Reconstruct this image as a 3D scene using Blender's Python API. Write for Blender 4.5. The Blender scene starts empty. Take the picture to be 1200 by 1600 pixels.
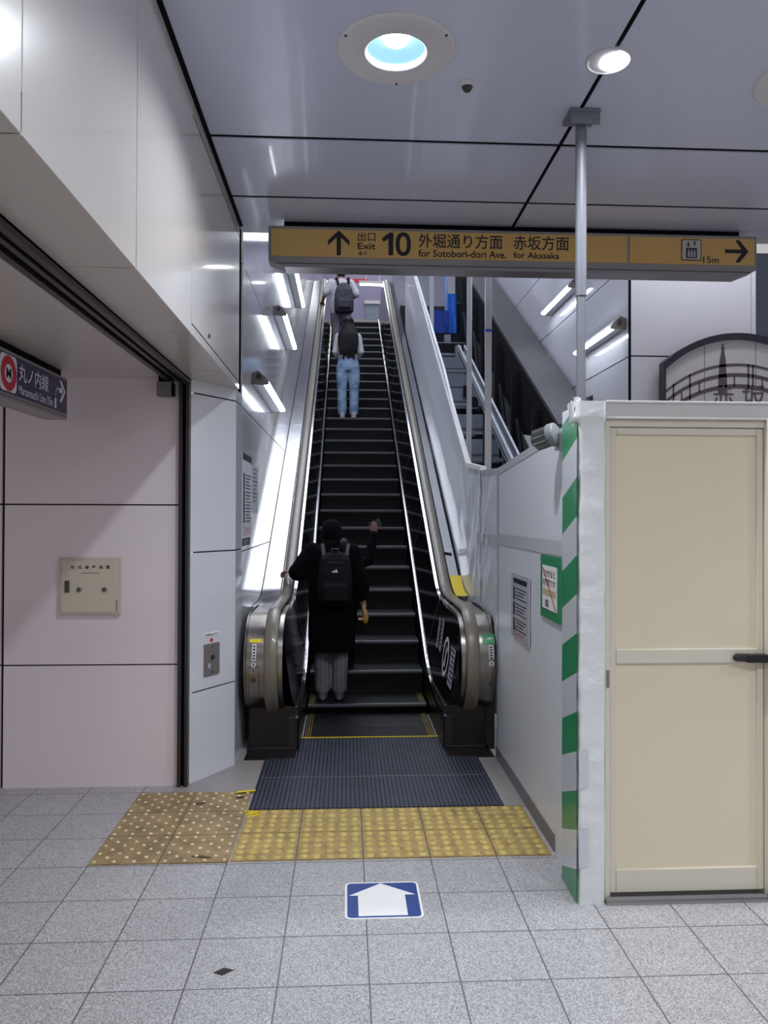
import bpy, bmesh, math, random
from mathutils import Vector, Matrix, noise
random.seed(7)
SC = bpy.context.scene
COL = SC.collection
PI = math.pi

# ------------------------------------------------------------------ camera
H = 1.70                                    # eye height above the concourse floor
cam_d = bpy.data.cameras.new('camera')
cam = bpy.data.objects.new('camera', cam_d)
COL.objects.link(cam)
SC.camera = cam
F_PX, CX, CY, YAW, PITCH, ROLL = 1207.67, 605.05, 793.53, 0.05285, 0.00965, 0.00307
cam_d.sensor_fit = 'VERTICAL'
cam_d.sensor_height = 36.0
cam_d.lens = F_PX / 1600 * 36.0
cam_d.shift_x = (600 - CX) / 1600
cam_d.shift_y = (CY - 800) / 1600
cam_d.clip_start = 0.05
cam_d.clip_end = 200
_f = Vector((math.sin(YAW), math.cos(YAW), 0)); _r = Vector((math.cos(YAW), -math.sin(YAW), 0)); _u = Vector((0, 0, 1))
_f2 = _f * math.cos(PITCH) + _u * math.sin(PITCH); _u2 = _u * math.cos(PITCH) - _f * math.sin(PITCH)
_r3 = _r * math.cos(ROLL) + _u2 * math.sin(ROLL); _u3 = _u2 * math.cos(ROLL) - _r * math.sin(ROLL)
M = Matrix((_r3, _u3, -_f2)).transposed().to_4x4()
M.translation = (0, 0, H)
cam.matrix_world = M

# ------------------------------------------------------------------ world, exposure
SC.view_settings.view_transform = 'Standard'
SC.view_settings.look = 'None'
SC.view_settings.gamma = 1.0
SC.view_settings.use_curve_mapping = False
SC.view_settings.exposure = 0.0
w = bpy.data.worlds.new('world')
SC.world = w
w.use_nodes = True
w.node_tree.nodes['Background'].inputs[0].default_value = (0.80, 0.785, 0.80, 1)
w.node_tree.nodes['Background'].inputs[1].default_value = 0.62
LAMP_W = 30.0        # each ceiling downlight
LED_STRENGTH = 26.0  # slim wall lamps of the escalator well
def area(name, loc, rot, sx_, sy_, watts, color):
    d = bpy.data.lights.new(name, 'AREA'); d.shape = 'RECTANGLE'; d.size = sx_; d.size_y = sy_; d.energy = watts; d.color = color
    o = bpy.data.objects.new(name, d); COL.objects.link(o); o.location = loc; o.rotation_euler = rot
    return o
# added overhead area light to brighten the well; area light for the upper hall
area('well_fill_light', (.8, 11.0, 10.1), (0, 0, 0), 2.4, 9.0, 270, (.86, .92, 1.0))
area('upper_hall_light', (.8, 21.5, 10.0), (0, 0, 0), 2.6, 4.0, 70, (.95, 1.0, .98))
area('bay_wall_fill', (2.95, 5.60, 4.9), (math.radians(58), 0, 0), 1.5, .3, 26, (.95, .95, 1.0))  # unseen strip light added behind the ceiling end to brighten the front wall
SC.cycles.max_bounces = 8
SC.cycles.sample_clamp_indirect = 6.0
SC.cycles.caustics_reflective = False
SC.cycles.caustics_refractive = False

# ------------------------------------------------------------------ helpers
def lin(c):
    c = c / 255.0
    return c / 12.92 if c <= 0.04045 else ((c + 0.055) / 1.055) ** 2.4

def rgb(r, g, b):
    return (lin(r), lin(g), lin(b), 1.0)

def sock(b, *names):
    for n in names:
        if n in b.inputs: return b.inputs[n]

MATS = {}
def mat(name, c, rough=0.5, metal=0.0, coat=0.0, spec=0.5, bump=0.0, bscale=40.0, vary=0.0, vscale=3.0, emit=None, es=0.0, alpha=1.0, aniso=0.0, streak=None, trans=0.0):
    m = bpy.data.materials.new(name)
    m.use_nodes = True
    nt = m.node_tree; N = nt.nodes; L = nt.links
    b = N['Principled BSDF']
    b.inputs['Base Color'].default_value = c
    b.inputs['Roughness'].default_value = rough
    b.inputs['Metallic'].default_value = metal
    sock(b, 'Coat Weight').default_value = coat
    sock(b, 'Coat Roughness').default_value = 0.06
    sock(b, 'Specular IOR Level').default_value = spec
    if aniso: b.inputs['Anisotropic'].default_value = aniso
    if alpha < 1: b.inputs['Alpha'].default_value = alpha
    if trans: b.inputs['Transmission Weight'].default_value = trans
    if emit:
        b.inputs['Emission Color'].default_value = emit
        b.inputs['Emission Strength'].default_value = es
    tc = N.new('ShaderNodeTexCoord')
    if vary > 0:
        nz = N.new('ShaderNodeTexNoise'); nz.inputs['Scale'].default_value = vscale; nz.inputs['Detail'].default_value = 6
        if streak:
            mp = N.new('ShaderNodeMapping'); mp.inputs['Scale'].default_value = streak
            L.new(tc.outputs['Object'], mp.inputs[0]); L.new(mp.outputs[0], nz.inputs['Vector'])
        else:
            L.new(tc.outputs['Object'], nz.inputs['Vector'])
        mx = N.new('ShaderNodeMix'); mx.data_type = 'RGBA'
        mx.inputs[6].default_value = tuple(x * (1 - vary) for x in c[:3]) + (1,)
        mx.inputs[7].default_value = tuple(min(1, x * (1 + vary)) for x in c[:3]) + (1,)
        L.new(nz.outputs['Fac'], mx.inputs[0]); L.new(mx.outputs[2], b.inputs['Base Color'])
    if bump > 0:
        nb = N.new('ShaderNodeTexNoise'); nb.inputs['Scale'].default_value = bscale; nb.inputs['Detail'].default_value = 3
        L.new(tc.outputs['Object'], nb.inputs['Vector'])
        bp = N.new('ShaderNodeBump'); bp.inputs['Strength'].default_value = bump; bp.inputs['Distance'].default_value = 0.01
        L.new(nb.outputs['Fac'], bp.inputs['Height']); L.new(bp.outputs[0], b.inputs['Normal'])
    MATS[name] = m
    return m

class MB:
    def __init__(self): self.v = []; self.f = []; self.mi = []; self.m = 0
    def add(self, vs, fs):
        o = len(self.v); self.v += [Vector(p) for p in vs]
        for f in fs: self.f.append([o + i for i in f]); self.mi.append(self.m)
        return self
    def box(self, x0, x1, y0, y1, z0, z1):
        return self.add([(x0,y0,z0),(x1,y0,z0),(x1,y1,z0),(x0,y1,z0),(x0,y0,z1),(x1,y0,z1),(x1,y1,z1),(x0,y1,z1)],
                        [(0,3,2,1),(4,5,6,7),(0,1,5,4),(1,2,6,5),(2,3,7,6),(3,0,4,7)])
    def prism(self, poly, axis, a, b):
        n = len(poly)
        def P(p, c): return {'x': (c, p[0], p[1]), 'y': (p[0], c, p[1]), 'z': (p[0], p[1], c)}[axis]
        vs = [P(p, a) for p in poly] + [P(p, b) for p in poly]
        fs = [tuple(range(n))[::-1], tuple(range(n, 2*n))] + [(i, (i+1) % n, n + (i+1) % n, n + i) for i in range(n)]
        return self.add(vs, fs)
    def loft(self, rings, cap=True):
        n = len(rings[0]); vs = [p for r in rings for p in r]; fs = []
        for k in range(len(rings) - 1):
            for i in range(n):
                j = (i + 1) % n
                fs.append((k*n+i, k*n+j, (k+1)*n+j, (k+1)*n+i))
        if cap: fs += [tuple(range(n))[::-1], tuple(range((len(rings)-1)*n, len(rings)*n))]
        return self.add(vs, fs)
    def grid(self, rows):
        n = len(rows[0]); vs = [p for r in rows for p in r]
        return self.add(vs, [(k*n+i, k*n+i+1, (k+1)*n+i+1, (k+1)*n+i) for k in range(len(rows)-1) for i in range(n-1)])
    def tube(self, pts, r, n=12, round_ends=False):
        pts = [Vector(p) for p in pts]
        rs = list(r) if isinstance(r, (list, tuple)) else [r] * len(pts)
        if round_ends:
            d0 = (pts[1] - pts[0]).normalized(); d1 = (pts[-1] - pts[-2]).normalized(); a, b = rs[0], rs[-1]
            pre = [(pts[0] - d0 * a * math.sin(t), max(a * math.cos(t), a*.08)) for t in (1.5, 1.1, .6)]
            post = [(pts[-1] + d1 * b * math.sin(t), max(b * math.cos(t), b*.08)) for t in (.6, 1.1, 1.5)]
            pts = [p for p, _ in pre] + pts + [p for p, _ in post]; rs = [q for _, q in pre] + rs + [q for _, q in post]
        rings = []; up = None
        for i, p in enumerate(pts):
            t = (pts[min(i+1, len(pts)-1)] - pts[max(i-1, 0)]).normalized()
            if up is None:
                up = Vector((0, 0, 1)) if abs(t.z) < .9 else Vector((0, 1, 0))
            x = t.cross(up).normalized(); up = x.cross(t).normalized()
            rings.append([p + (x * math.cos(2*PI*k/n) + up * math.sin(2*PI*k/n)) * rs[i] for k in range(n)])
        return self.loft(rings)
    def cyl(self, a, b, r, n=16): return self.tube([a, b], r, n)
    def ell(self, c, r, n=16, m=10):
        rings = []
        for k in range(m + 1):
            t = -PI/2 + PI * (k + .0) / m; q = max(math.cos(t), .02)
            rings.append([(c[0] + r[0]*q*math.cos(2*PI*i/n), c[1] + r[1]*q*math.sin(2*PI*i/n), c[2] + r[2]*math.sin(t)) for i in range(n)])
        return self.loft(rings)
    def rings(self, spec, n=20):
        """horizontal ellipses (cx, cy, z, rx, ry)"""
        return self.loft([[(cx + rx*math.cos(2*PI*i/n), cy + ry*math.sin(2*PI*i/n), z) for i in range(n)] for cx, cy, z, rx, ry in spec])
    def lathe(self, c, prof, n=40, cap=False):
        """(radius, z) profile about the vertical axis through c"""
        return self.loft([[(c[0] + r*math.cos(2*PI*i/n), c[1] + r*math.sin(2*PI*i/n), c[2] + z) for i in range(n)] for r, z in prof], cap)
    def xf(self, fn): self.v = [Vector(fn(p)) for p in self.v]; return self
    def build(self, name, m, parent=None, smooth=False, bevel=0.0, org=None, recalc=True, angle=40):
        me = bpy.data.meshes.new(name)
        if parent is not None: O = W[parent.name]
        elif org is not None: O = Vector(org)
        else:
            xs = [p.x for p in self.v]; ys = [p.y for p in self.v]; zs = [p.z for p in self.v]
            O = Vector(((min(xs)+max(xs))/2, (min(ys)+max(ys))/2, min(zs)))
        me.from_pydata([p - O for p in self.v], [], self.f)
        for mm in (m if isinstance(m, (list, tuple)) else [m]): me.materials.append(mm)
        for p, i in zip(me.polygons, self.mi): p.material_index = i
        if recalc:
            bm = bmesh.new(); bm.from_mesh(me); bmesh.ops.recalc_face_normals(bm, faces=bm.faces); bm.to_mesh(me); bm.free()
        if smooth:
            for p in me.polygons: p.use_smooth = True
            me.set_sharp_from_angle(angle=math.radians(angle))
        return link(name, me, parent, O, bevel)

W = {}
def link(name, me, parent, O, bevel=0.0):
    o = bpy.data.objects.new(name, me); COL.objects.link(o); me.name = name
    if parent is not None: o.parent = parent
    else: o.location = O
    W[o.name] = Vector(O)
    if bevel:
        b = o.modifiers.new('bevel', 'BEVEL'); b.width = bevel; b.segments = 2; b.limit_method = 'ANGLE'; b.angle_limit = 0.6
    return o

def tag(o, label=None, cat=None, group=None, kind=None):
    if label: o['label'] = label
    if cat: o['category'] = cat
    if group: o['group'] = group
    if kind: o['kind'] = kind
    return o

def thing(name, label, cat, loc, group=None):
    o = bpy.data.objects.new(name, None); COL.objects.link(o); o.location = loc; o.empty_display_size = .1
    W[o.name] = Vector(loc)
    return tag(o, label, cat, group)

def struct(o): o['kind'] = 'structure'; return o

def dup(root, delta, label, mirror_x=None):
    r = root.copy(); COL.objects.link(r); r.location = root.location + Vector(delta); r['label'] = label
    for ch in list(root.children):
        c = ch.copy(); COL.objects.link(c); c.parent = r
        for g in list(ch.children):
            d = g.copy(); COL.objects.link(d); d.parent = c
    return r

def text_into(mb, s, x0, x1, z0, z1, place, bold=0.0):
    """outline lettering stretched to a rectangle; place(u, v) gives the point in the world"""
    cu = bpy.data.curves.new('t', 'FONT'); cu.body = s; cu.size = 1.0; cu.offset = bold; cu.resolution_u = 3; cu.fill_mode = 'FRONT'
    ob = bpy.data.objects.new('t', cu); COL.objects.link(ob)
    dg = bpy.context.evaluated_depsgraph_get(); dg.update()
    me = bpy.data.meshes.new_from_object(ob.evaluated_get(dg))
    if len(me.vertices):
        xs = [v.co.x for v in me.vertices]; ys = [v.co.y for v in me.vertices]
        a, b, c, d = min(xs), max(xs), min(ys), max(ys)
        vs = [place(x0 + (v.co.x-a)/max(b-a, 1e-6)*(x1-x0), z0 + (v.co.y-c)/max(d-c, 1e-6)*(z1-z0)) for v in me.vertices]
        mb.add(vs, [tuple(p.vertices) for p in me.polygons])
    bpy.data.objects.remove(ob); bpy.data.curves.remove(cu); bpy.data.meshes.remove(me)

def poly_into(mb, pts, place): mb.add([place(*p) for p in pts], [tuple(range(len(pts)))])

def rect_into(mb, x0, x1, z0, z1, place): poly_into(mb, [(x0,z0),(x1,z0),(x1,z1),(x0,z1)], place)

def ring_into(mb, cx, cz, r0, r1, place, n=40, sx=1.0, sz=1.0):
    for k in range(n):
        a, b = 2*PI*k/n, 2*PI*(k+1)/n
        poly_into(mb, [(cx+sx*r*math.cos(t), cz+sz*r*math.sin(t)) for r, t in ((r0,a),(r1,a),(r1,b),(r0,b))], place)

def disc_into(mb, cx, cz, r, place, n=32, sx=1.0, sz=1.0):
    poly_into(mb, [(cx+sx*r*math.cos(2*PI*k/n), cz+sz*r*math.sin(2*PI*k/n)) for k in range(n)], place)

def rrect(x0, x1, z0, z1, r, n=5):
    out = []
    for cx, cz, a in ((x1-r, z1-r, 0), (x0+r, z1-r, PI/2), (x0+r, z0+r, PI), (x1-r, z0+r, 3*PI/2)):
        out += [(cx + r*math.cos(a + PI/2*k/n), cz + r*math.sin(a + PI/2*k/n)) for k in range(n+1)]
    return out

def panels(mb, u, v, gap_u, gap_v, P, th, back=0.012):
    """cladding: one slab per cell with open joints (material 0) over a dark backing (material 1); P(a, b, depth)"""
    for i in range(len(u)-1):
        for j in range(len(v)-1):
            a0 = u[i] + (gap_u/2 if i else 0); a1 = u[i+1] - (gap_u/2 if i < len(u)-2 else 0)
            b0 = v[j] + (gap_v/2 if j else 0); b1 = v[j+1] - (gap_v/2 if j < len(v)-2 else 0)
            vs = [P(a0,b0,0),P(a1,b0,0),P(a1,b1,0),P(a0,b1,0),P(a0,b0,th),P(a1,b0,th),P(a1,b1,th),P(a0,b1,th)]
            mb.m = 0
            mb.add(vs, [(0,1,2,3),(7,6,5,4),(0,4,5,1),(1,5,6,2),(2,6,7,3),(3,7,4,0)])
    mb.m = 1
    vs = [P(u[0],v[0],back),P(u[-1],v[0],back),P(u[-1],v[-1],back),P(u[0],v[-1],back),P(u[0],v[0],th),P(u[-1],v[0],th),P(u[-1],v[-1],th),P(u[0],v[-1],th)]
    mb.add(vs, [(0,1,2,3),(7,6,5,4),(0,4,5,1),(1,5,6,2),(2,6,7,3),(3,7,4,0)])
    mb.m = 0
    return mb

# ------------------------------------------------------------------ materials
enamel = mat('white_enamel', rgb(216, 216, 224), .10, coat=.5, vary=.03, vscale=.8, bump=.004, bscale=2.5)
enamel_warm = mat('warm_enamel', rgb(226, 212, 218), .16, coat=.5, vary=.03, vscale=.7)
enamel_beam = mat('beam_enamel', rgb(222, 217, 214), .2, coat=.5, vary=.02, vscale=.9)
soffit_m = mat('soffit_metal', rgb(200, 190, 182), .3, coat=.2)
ceil_m = mat('ceiling_metal', rgb(198, 202, 222), .24, coat=.35, vary=.03, vscale=.8)
joint_m = mat('joint_black', rgb(18, 17, 24), .8, spec=.08)
steel = mat('brushed_steel', rgb(150, 144, 138), .28, 1.0, vary=.08, vscale=4, streak=(2, 60, 60), aniso=.5)
deck_steel = mat('deck_steel', rgb(190, 190, 194), .16, 1.0, bump=.16, bscale=5.0)
chrome = mat('chrome', rgb(215, 215, 220), .12, 1.0)
black_glass = mat('black_panel', rgb(8, 8, 14), .10, coat=.15)
skirt_m = mat('skirt_black', rgb(9, 9, 12), .3)
foot_m = mat('foot_metal', rgb(58, 53, 55), .32, .7)
rubber = mat('handrail_rubber', rgb(116, 108, 96), .36, coat=.25)
dark_metal = mat('dark_metal', rgb(64, 58, 62), .35, .6)
grey_paint = mat('grey_paint', rgb(112, 108, 104), .5)
pole_m = mat('galvanised', rgb(118, 120, 128), .55, .25, vary=.1, vscale=9)
alu = mat('aluminium', rgb(170, 168, 168), .3, .9)
cream = mat('cream_steel', rgb(224, 212, 186), .38, vary=.02, vscale=1.5)
cream_lt = mat('cream_frame', rgb(214, 207, 190), .36)
white_film = mat('white_sheet', rgb(222, 226, 234), .34, coat=.25, bump=.10, bscale=5, vary=.03, vscale=2)
clear_tape = mat('tape_grey', rgb(208, 212, 220), .25, coat=.4, bump=.12, bscale=14)
plastic_wrap = mat('wrap_plastic', rgb(226, 228, 228), .2, coat=.6, bump=.6, bscale=14)
green_tape = mat('green_tape', rgb(44, 140, 92), .35, coat=.3)
white_tape = mat('white_tape', rgb(205, 210, 216), .3, coat=.3)
sign_yellow = mat('sign_yellow', rgb(206, 168, 100), .42)
sign_frame = mat('sign_frame', rgb(150, 146, 146), .35, .5)
ink = mat('ink_navy', rgb(22, 20, 34), .5)
ink_white = mat('ink_white', rgb(232, 230, 236), .45)
ink_red = mat('ink_red', rgb(196, 32, 58), .45)
paper = mat('paper_white', rgb(206, 204, 212), .5)
paper_grey = mat('paper_grey', rgb(176, 178, 186), .45)
navy = mat('sign_navy', rgb(38, 40, 84), .3)
yellow = mat('yellow_vinyl', rgb(236, 208, 30), .4)
blue_vinyl = mat('blue_vinyl', rgb(24, 58, 132), .4)
white_vinyl = mat('white_vinyl', rgb(238, 236, 234), .4)
box_m = mat('box_cream', rgb(196, 186, 170), .4)
plate_m = mat('plate_steel', rgb(136, 128, 126), .42, .35)
concrete = mat('sooty_concrete', rgb(40, 38, 39), .9, spec=.08, vary=.45, vscale=5, bump=.3, bscale=12)
concrete_cap = mat('cap_grey', rgb(84, 82, 86), .7, spec=.2, vary=.25, vscale=10)
truss_m = mat('truss_dark', rgb(34, 36, 44), .6, .2, spec=.2)
beam_m = mat('beam_grey', rgb(150, 154, 164), .45, .3, vary=.15, vscale=8)
plate_blue = mat('plate_bluegrey', rgb(138, 150, 166), .5, .2, vary=.12, vscale=5)
pit_m = mat('pit_dark', rgb(30, 30, 36), .8)
tarp = mat('blue_tarp', rgb(20, 62, 170), .45, bump=.2, bscale=15)
lavender = mat('lavender_wall', rgb(140, 134, 164), .4)
teal_glass = mat('teal_pane', rgb(70, 110, 116), .15)
led = mat('led_white', (1, 1, 1, 1), .5, emit=(.84, .92, 1, 1), es=LED_STRENGTH)
lamp_glow = mat('lamp_glow', (1, 1, 1, 1), .5, emit=(.86, .95, 1, 1), es=16)
reflector_blue = mat('reflector_blue', rgb(128, 160, 190), .3, spec=.5)
ring_m = mat('ring_white', rgb(205, 202, 205), .4)
screw_m = mat('screw_dark', rgb(50, 48, 52), .5)
skin = mat('skin', rgb(206, 164, 140), .5, bump=.03, bscale=60)
skin_dim = mat('skin_deep', rgb(104, 66, 60), .5)
skin_tan = mat('skin_tan', rgb(150, 104, 90), .5)
black_cloth = mat('black_cloth', rgb(6, 6, 10), .95, spec=.12, bump=.5, bscale=14)
black_nylon = mat('black_nylon', rgb(9, 9, 14), .7, spec=.2, bump=.3, bscale=20)
hair_m = mat('black_hair', rgb(7, 6, 8), .5, spec=.25, vary=.5, vscale=6, streak=(60, 60, 2))
white_cloth = mat('white_cloth', rgb(206, 202, 206), .8, bump=.5, bscale=12)
grey_pack = mat('grey_nylon', rgb(50, 47, 60), .6, bump=.3, bscale=16)
pale_cloth = mat('pale_trousers', rgb(132, 128, 140), .85, bump=.4, bscale=12)
shoe_white = mat('shoe_white', rgb(200, 200, 202), .5)
shoe_grey = mat('shoe_grey', rgb(96, 94, 98), .6)
phone_m = mat('phone_black', rgb(24, 20, 26), .2)

def denim():
    m = mat('denim', rgb(112, 144, 178), .85, bump=.35, bscale=30)
    nt = m.node_tree; N = nt.nodes; L = nt.links; b = N['Principled BSDF']
    tc = N.new('ShaderNodeTexCoord'); nz = N.new('ShaderNodeTexNoise'); nz.inputs['Scale'].default_value = 9; nz.inputs['Detail'].default_value = 5
    L.new(tc.outputs['Object'], nz.inputs['Vector'])
    cr = N.new('ShaderNodeValToRGB'); cr.color_ramp.elements[0].position = .3; cr.color_ramp.elements[0].color = rgb(104, 134, 172); cr.color_ramp.elements[1].position = .7; cr.color_ramp.elements[1].color = rgb(176, 204, 232)
    L.new(nz.outputs['Fac'], cr.inputs[0]); L.new(cr.outputs[0], b.inputs['Base Color'])
    return m
denim_m = denim()

def stripes(name, c0, c1, per, axis='X', duty=.25, rough=.8):
    m = mat(name, c0, rough)
    nt = m.node_tree; N = nt.nodes; L = nt.links; b = N['Principled BSDF']
    tc = N.new('ShaderNodeTexCoord'); sp = N.new('ShaderNodeSeparateXYZ'); L.new(tc.outputs['Object'], sp.inputs[0])
    dv = N.new('ShaderNodeMath'); dv.operation = 'DIVIDE'; dv.inputs[1].default_value = per; L.new(sp.outputs[axis], dv.inputs[0])
    fr = N.new('ShaderNodeMath'); fr.operation = 'FRACT'; L.new(dv.outputs[0], fr.inputs[0])
    lt = N.new('ShaderNodeMath'); lt.operation = 'LESS_THAN'; lt.inputs[1].default_value = duty; L.new(fr.outputs[0], lt.inputs[0])
    mx = N.new('ShaderNodeMix'); mx.data_type = 'RGBA'; mx.inputs[6].default_value = c0; mx.inputs[7].default_value = c1
    L.new(lt.outputs[0], mx.inputs[0]); L.new(mx.outputs[2], b.inputs['Base Color'])
    return m
striped_trouser = stripes('striped_trousers', rgb(104, 102, 112), rgb(142, 140, 148), .035, 'X', .12, .85)
tread_m = stripes('step_tread', rgb(30, 30, 36), rgb(12, 12, 16), .012, 'X', .5, .45)
riser_m = stripes('step_riser', rgb(9, 9, 13), rgb(5, 5, 8), .012, 'X', .5, .5)
nose_m = mat('step_nose', rgb(70, 70, 76), .4, .5)
edge_y = mat('step_edge_yellow', rgb(150, 126, 44), .5)

T = 0.33278; TX0, TY0 = 0.0900, 2.8157
def tile_floor():
    m = bpy.data.materials.new('granite_tiles'); m.use_nodes = True
    nt = m.node_tree; N = nt.nodes; L = nt.links; b = N['Principled BSDF']
    tc = N.new('ShaderNodeTexCoord'); sp = N.new('ShaderNodeSeparateXYZ'); L.new(tc.outputs['Object'], sp.inputs[0])
    def mth(op, a, bv=None):
        n = N.new('ShaderNodeMath'); n.operation = op
        L.new(a, n.inputs[0]) if not isinstance(a, (int, float)) else setattr(n.inputs[0], 'default_value', a)
        if bv is not None:
            L.new(bv, n.inputs[1]) if not isinstance(bv, (int, float)) else setattr(n.inputs[1], 'default_value', bv)
        return n.outputs[0]
    def dist(out, off):
        q = mth('FRACT', mth('DIVIDE', mth('SUBTRACT', out, off), T))
        return mth('MINIMUM', q, mth('SUBTRACT', 1.0, q))
    d = mth('MINIMUM', dist(sp.outputs['X'], TX0), dist(sp.outputs['Y'], TY0))
    joint = mth('LESS_THAN', d, 0.0085)
    ix = mth('FLOOR', mth('DIVIDE', mth('SUBTRACT', sp.outputs['X'], TX0), T)); iy = mth('FLOOR', mth('DIVIDE', mth('SUBTRACT', sp.outputs['Y'], TY0), T))
    cb = N.new('ShaderNodeCombineXYZ'); L.new(ix, cb.inputs[0]); L.new(iy, cb.inputs[1])
    wn = N.new('ShaderNodeTexWhiteNoise'); L.new(cb.outputs[0], wn.inputs['Vector'])
    vo = N.new('ShaderNodeTexVoronoi'); vo.inputs['Scale'].default_value = 260; L.new(tc.outputs['Object'], vo.inputs['Vector'])
    nz = N.new('ShaderNodeTexNoise'); nz.inputs['Scale'].default_value = 150; nz.inputs['Detail'].default_value = 4; L.new(tc.outputs['Object'], nz.inputs['Vector'])
    sep = N.new('ShaderNodeSeparateColor'); L.new(vo.outputs['Color'], sep.inputs[0])
    g = mth('ADD', mth('MULTIPLY', sep.outputs[0], .5), mth('MULTIPLY', nz.outputs['Fac'], .5))
    cr = N.new('ShaderNodeValToRGB'); e = cr.color_ramp.elements
    e[0].position = .2; e[0].color = rgb(112, 110, 112); e[1].position = .8; e[1].color = rgb(208, 206, 208)
    x = e.new(.5); x.color = rgb(168, 166, 168)
    L.new(g, cr.inputs[0])
    big = N.new('ShaderNodeTexNoise'); big.inputs['Scale'].default_value = 2.2; big.inputs['Detail'].default_value = 5; L.new(tc.outputs['Object'], big.inputs['Vector'])
    k = mth('ADD', mth('ADD', .84, mth('MULTIPLY', wn.outputs['Value'], .08)), mth('MULTIPLY', big.outputs['Fac'], .16))
    mul = N.new('ShaderNodeMix'); mul.data_type = 'RGBA'; mul.blend_type = 'MULTIPLY'; mul.inputs[0].default_value = 1
    cc = N.new('ShaderNodeCombineColor'); [L.new(k, cc.inputs[i]) for i in range(3)]
    L.new(cr.outputs[0], mul.inputs[6]); L.new(cc.outputs[0], mul.inputs[7])
    mx = N.new('ShaderNodeMix'); mx.data_type = 'RGBA'; L.new(joint, mx.inputs[0]); L.new(mul.outputs[2], mx.inputs[6]); mx.inputs[7].default_value = rgb(92, 88, 92)
    L.new(mx.outputs[2], b.inputs['Base Color']); b.inputs['Roughness'].default_value = .42
    bp = N.new('ShaderNodeBump'); bp.inputs['Strength'].default_value = .35; bp.inputs['Distance'].default_value = .003
    L.new(mth('SUBTRACT', mth('MULTIPLY', nz.outputs['Fac'], .15), joint), bp.inputs['Height']); L.new(bp.outputs[0], b.inputs['Normal'])
    return m
floor_m = tile_floor()

def grille():
    m = bpy.data.materials.new('grille_mat'); m.use_nodes = True
    nt = m.node_tree; N = nt.nodes; L = nt.links; b = N['Principled BSDF']
    tc = N.new('ShaderNodeTexCoord'); sp = N.new('ShaderNodeSeparateXYZ'); L.new(tc.outputs['Object'], sp.inputs[0])
    def band(out, per, duty):
        d = N.new('ShaderNodeMath'); d.operation = 'DIVIDE'; d.inputs[1].default_value = per; L.new(out, d.inputs[0])
        f = N.new('ShaderNodeMath'); f.operation = 'FRACT'; L.new(d.outputs[0], f.inputs[0])
        l = N.new('ShaderNodeMath'); l.operation = 'LESS_THAN'; l.inputs[1].default_value = duty; L.new(f.outputs[0], l.inputs[0])
        return l.outputs[0]
    a = band(sp.outputs['X'], .0262, .28); c = band(sp.outputs['Y'], .0175, .4)
    mxm = N.new('ShaderNodeMath'); mxm.operation = 'MAXIMUM'; L.new(a, mxm.inputs[0]); L.new(c, mxm.inputs[1])
    nz = N.new('ShaderNodeTexNoise'); nz.inputs['Scale'].default_value = 5; L.new(tc.outputs['Object'], nz.inputs['Vector'])
    mx = N.new('ShaderNodeMix'); mx.data_type = 'RGBA'; mx.inputs[6].default_value = rgb(100, 104, 120); mx.inputs[7].default_value = rgb(34, 36, 46)
    L.new(mxm.outputs[0], mx.inputs[0])
    mul = N.new('ShaderNodeMix'); mul.data_type = 'RGBA'; mul.blend_type = 'MULTIPLY'; mul.inputs[0].default_value = .35
    L.new(mx.outputs[2], mul.inputs[6]); L.new(nz.outputs['Fac'], mul.inputs[7]); L.new(mul.outputs[2], b.inputs['Base Color'])
    b.inputs['Roughness'].default_value = .42; b.inputs['Metallic'].default_value = .3
    bp = N.new('ShaderNodeBump'); bp.inputs['Strength'].default_value = .5; bp.inputs['Distance'].default_value = .004; bp.invert = True
    L.new(mxm.outputs[0], bp.inputs['Height']); L.new(bp.outputs[0], b.inputs['Normal'])
    return m
grille_m = grille()

def worn(name, c0, c1, c2, sc):
    m = mat(name, c0, .5)
    nt = m.node_tree; N = nt.nodes; L = nt.links; b = N['Principled BSDF']
    tc = N.new('ShaderNodeTexCoord'); nz = N.new('ShaderNodeTexNoise'); nz.inputs['Scale'].default_value = sc; nz.inputs['Detail'].default_value = 7; nz.inputs['Roughness'].default_value = .65
    L.new(tc.outputs['Object'], nz.inputs['Vector'])
    cr = N.new('ShaderNodeValToRGB'); e = cr.color_ramp.elements; e[0].position = .32; e[0].color = c1; e[1].position = .7; e[1].color = c2; x = e.new(.5); x.color = c0
    L.new(nz.outputs['Fac'], cr.inputs[0]); L.new(cr.outputs[0], b.inputs['Base Color'])
    return m
tact_y = worn('tactile_yellow', rgb(166, 140, 84), rgb(138, 114, 72), rgb(184, 158, 94), 14)
dome_y = worn('tactile_dome_yellow', rgb(196, 170, 92), rgb(164, 140, 88), rgb(214, 190, 108), 20)
tact_b = worn('tactile_brown', rgb(150, 126, 88), rgb(116, 94, 66), rgb(166, 142, 102), 7)
dome_b = worn('tactile_dome_cream', rgb(214, 196, 160), rgb(180, 160, 124), rgb(228, 214, 184), 20)
border_m = mat('border_stone', rgb(150, 144, 142), .45, vary=.12, vscale=12)

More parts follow.
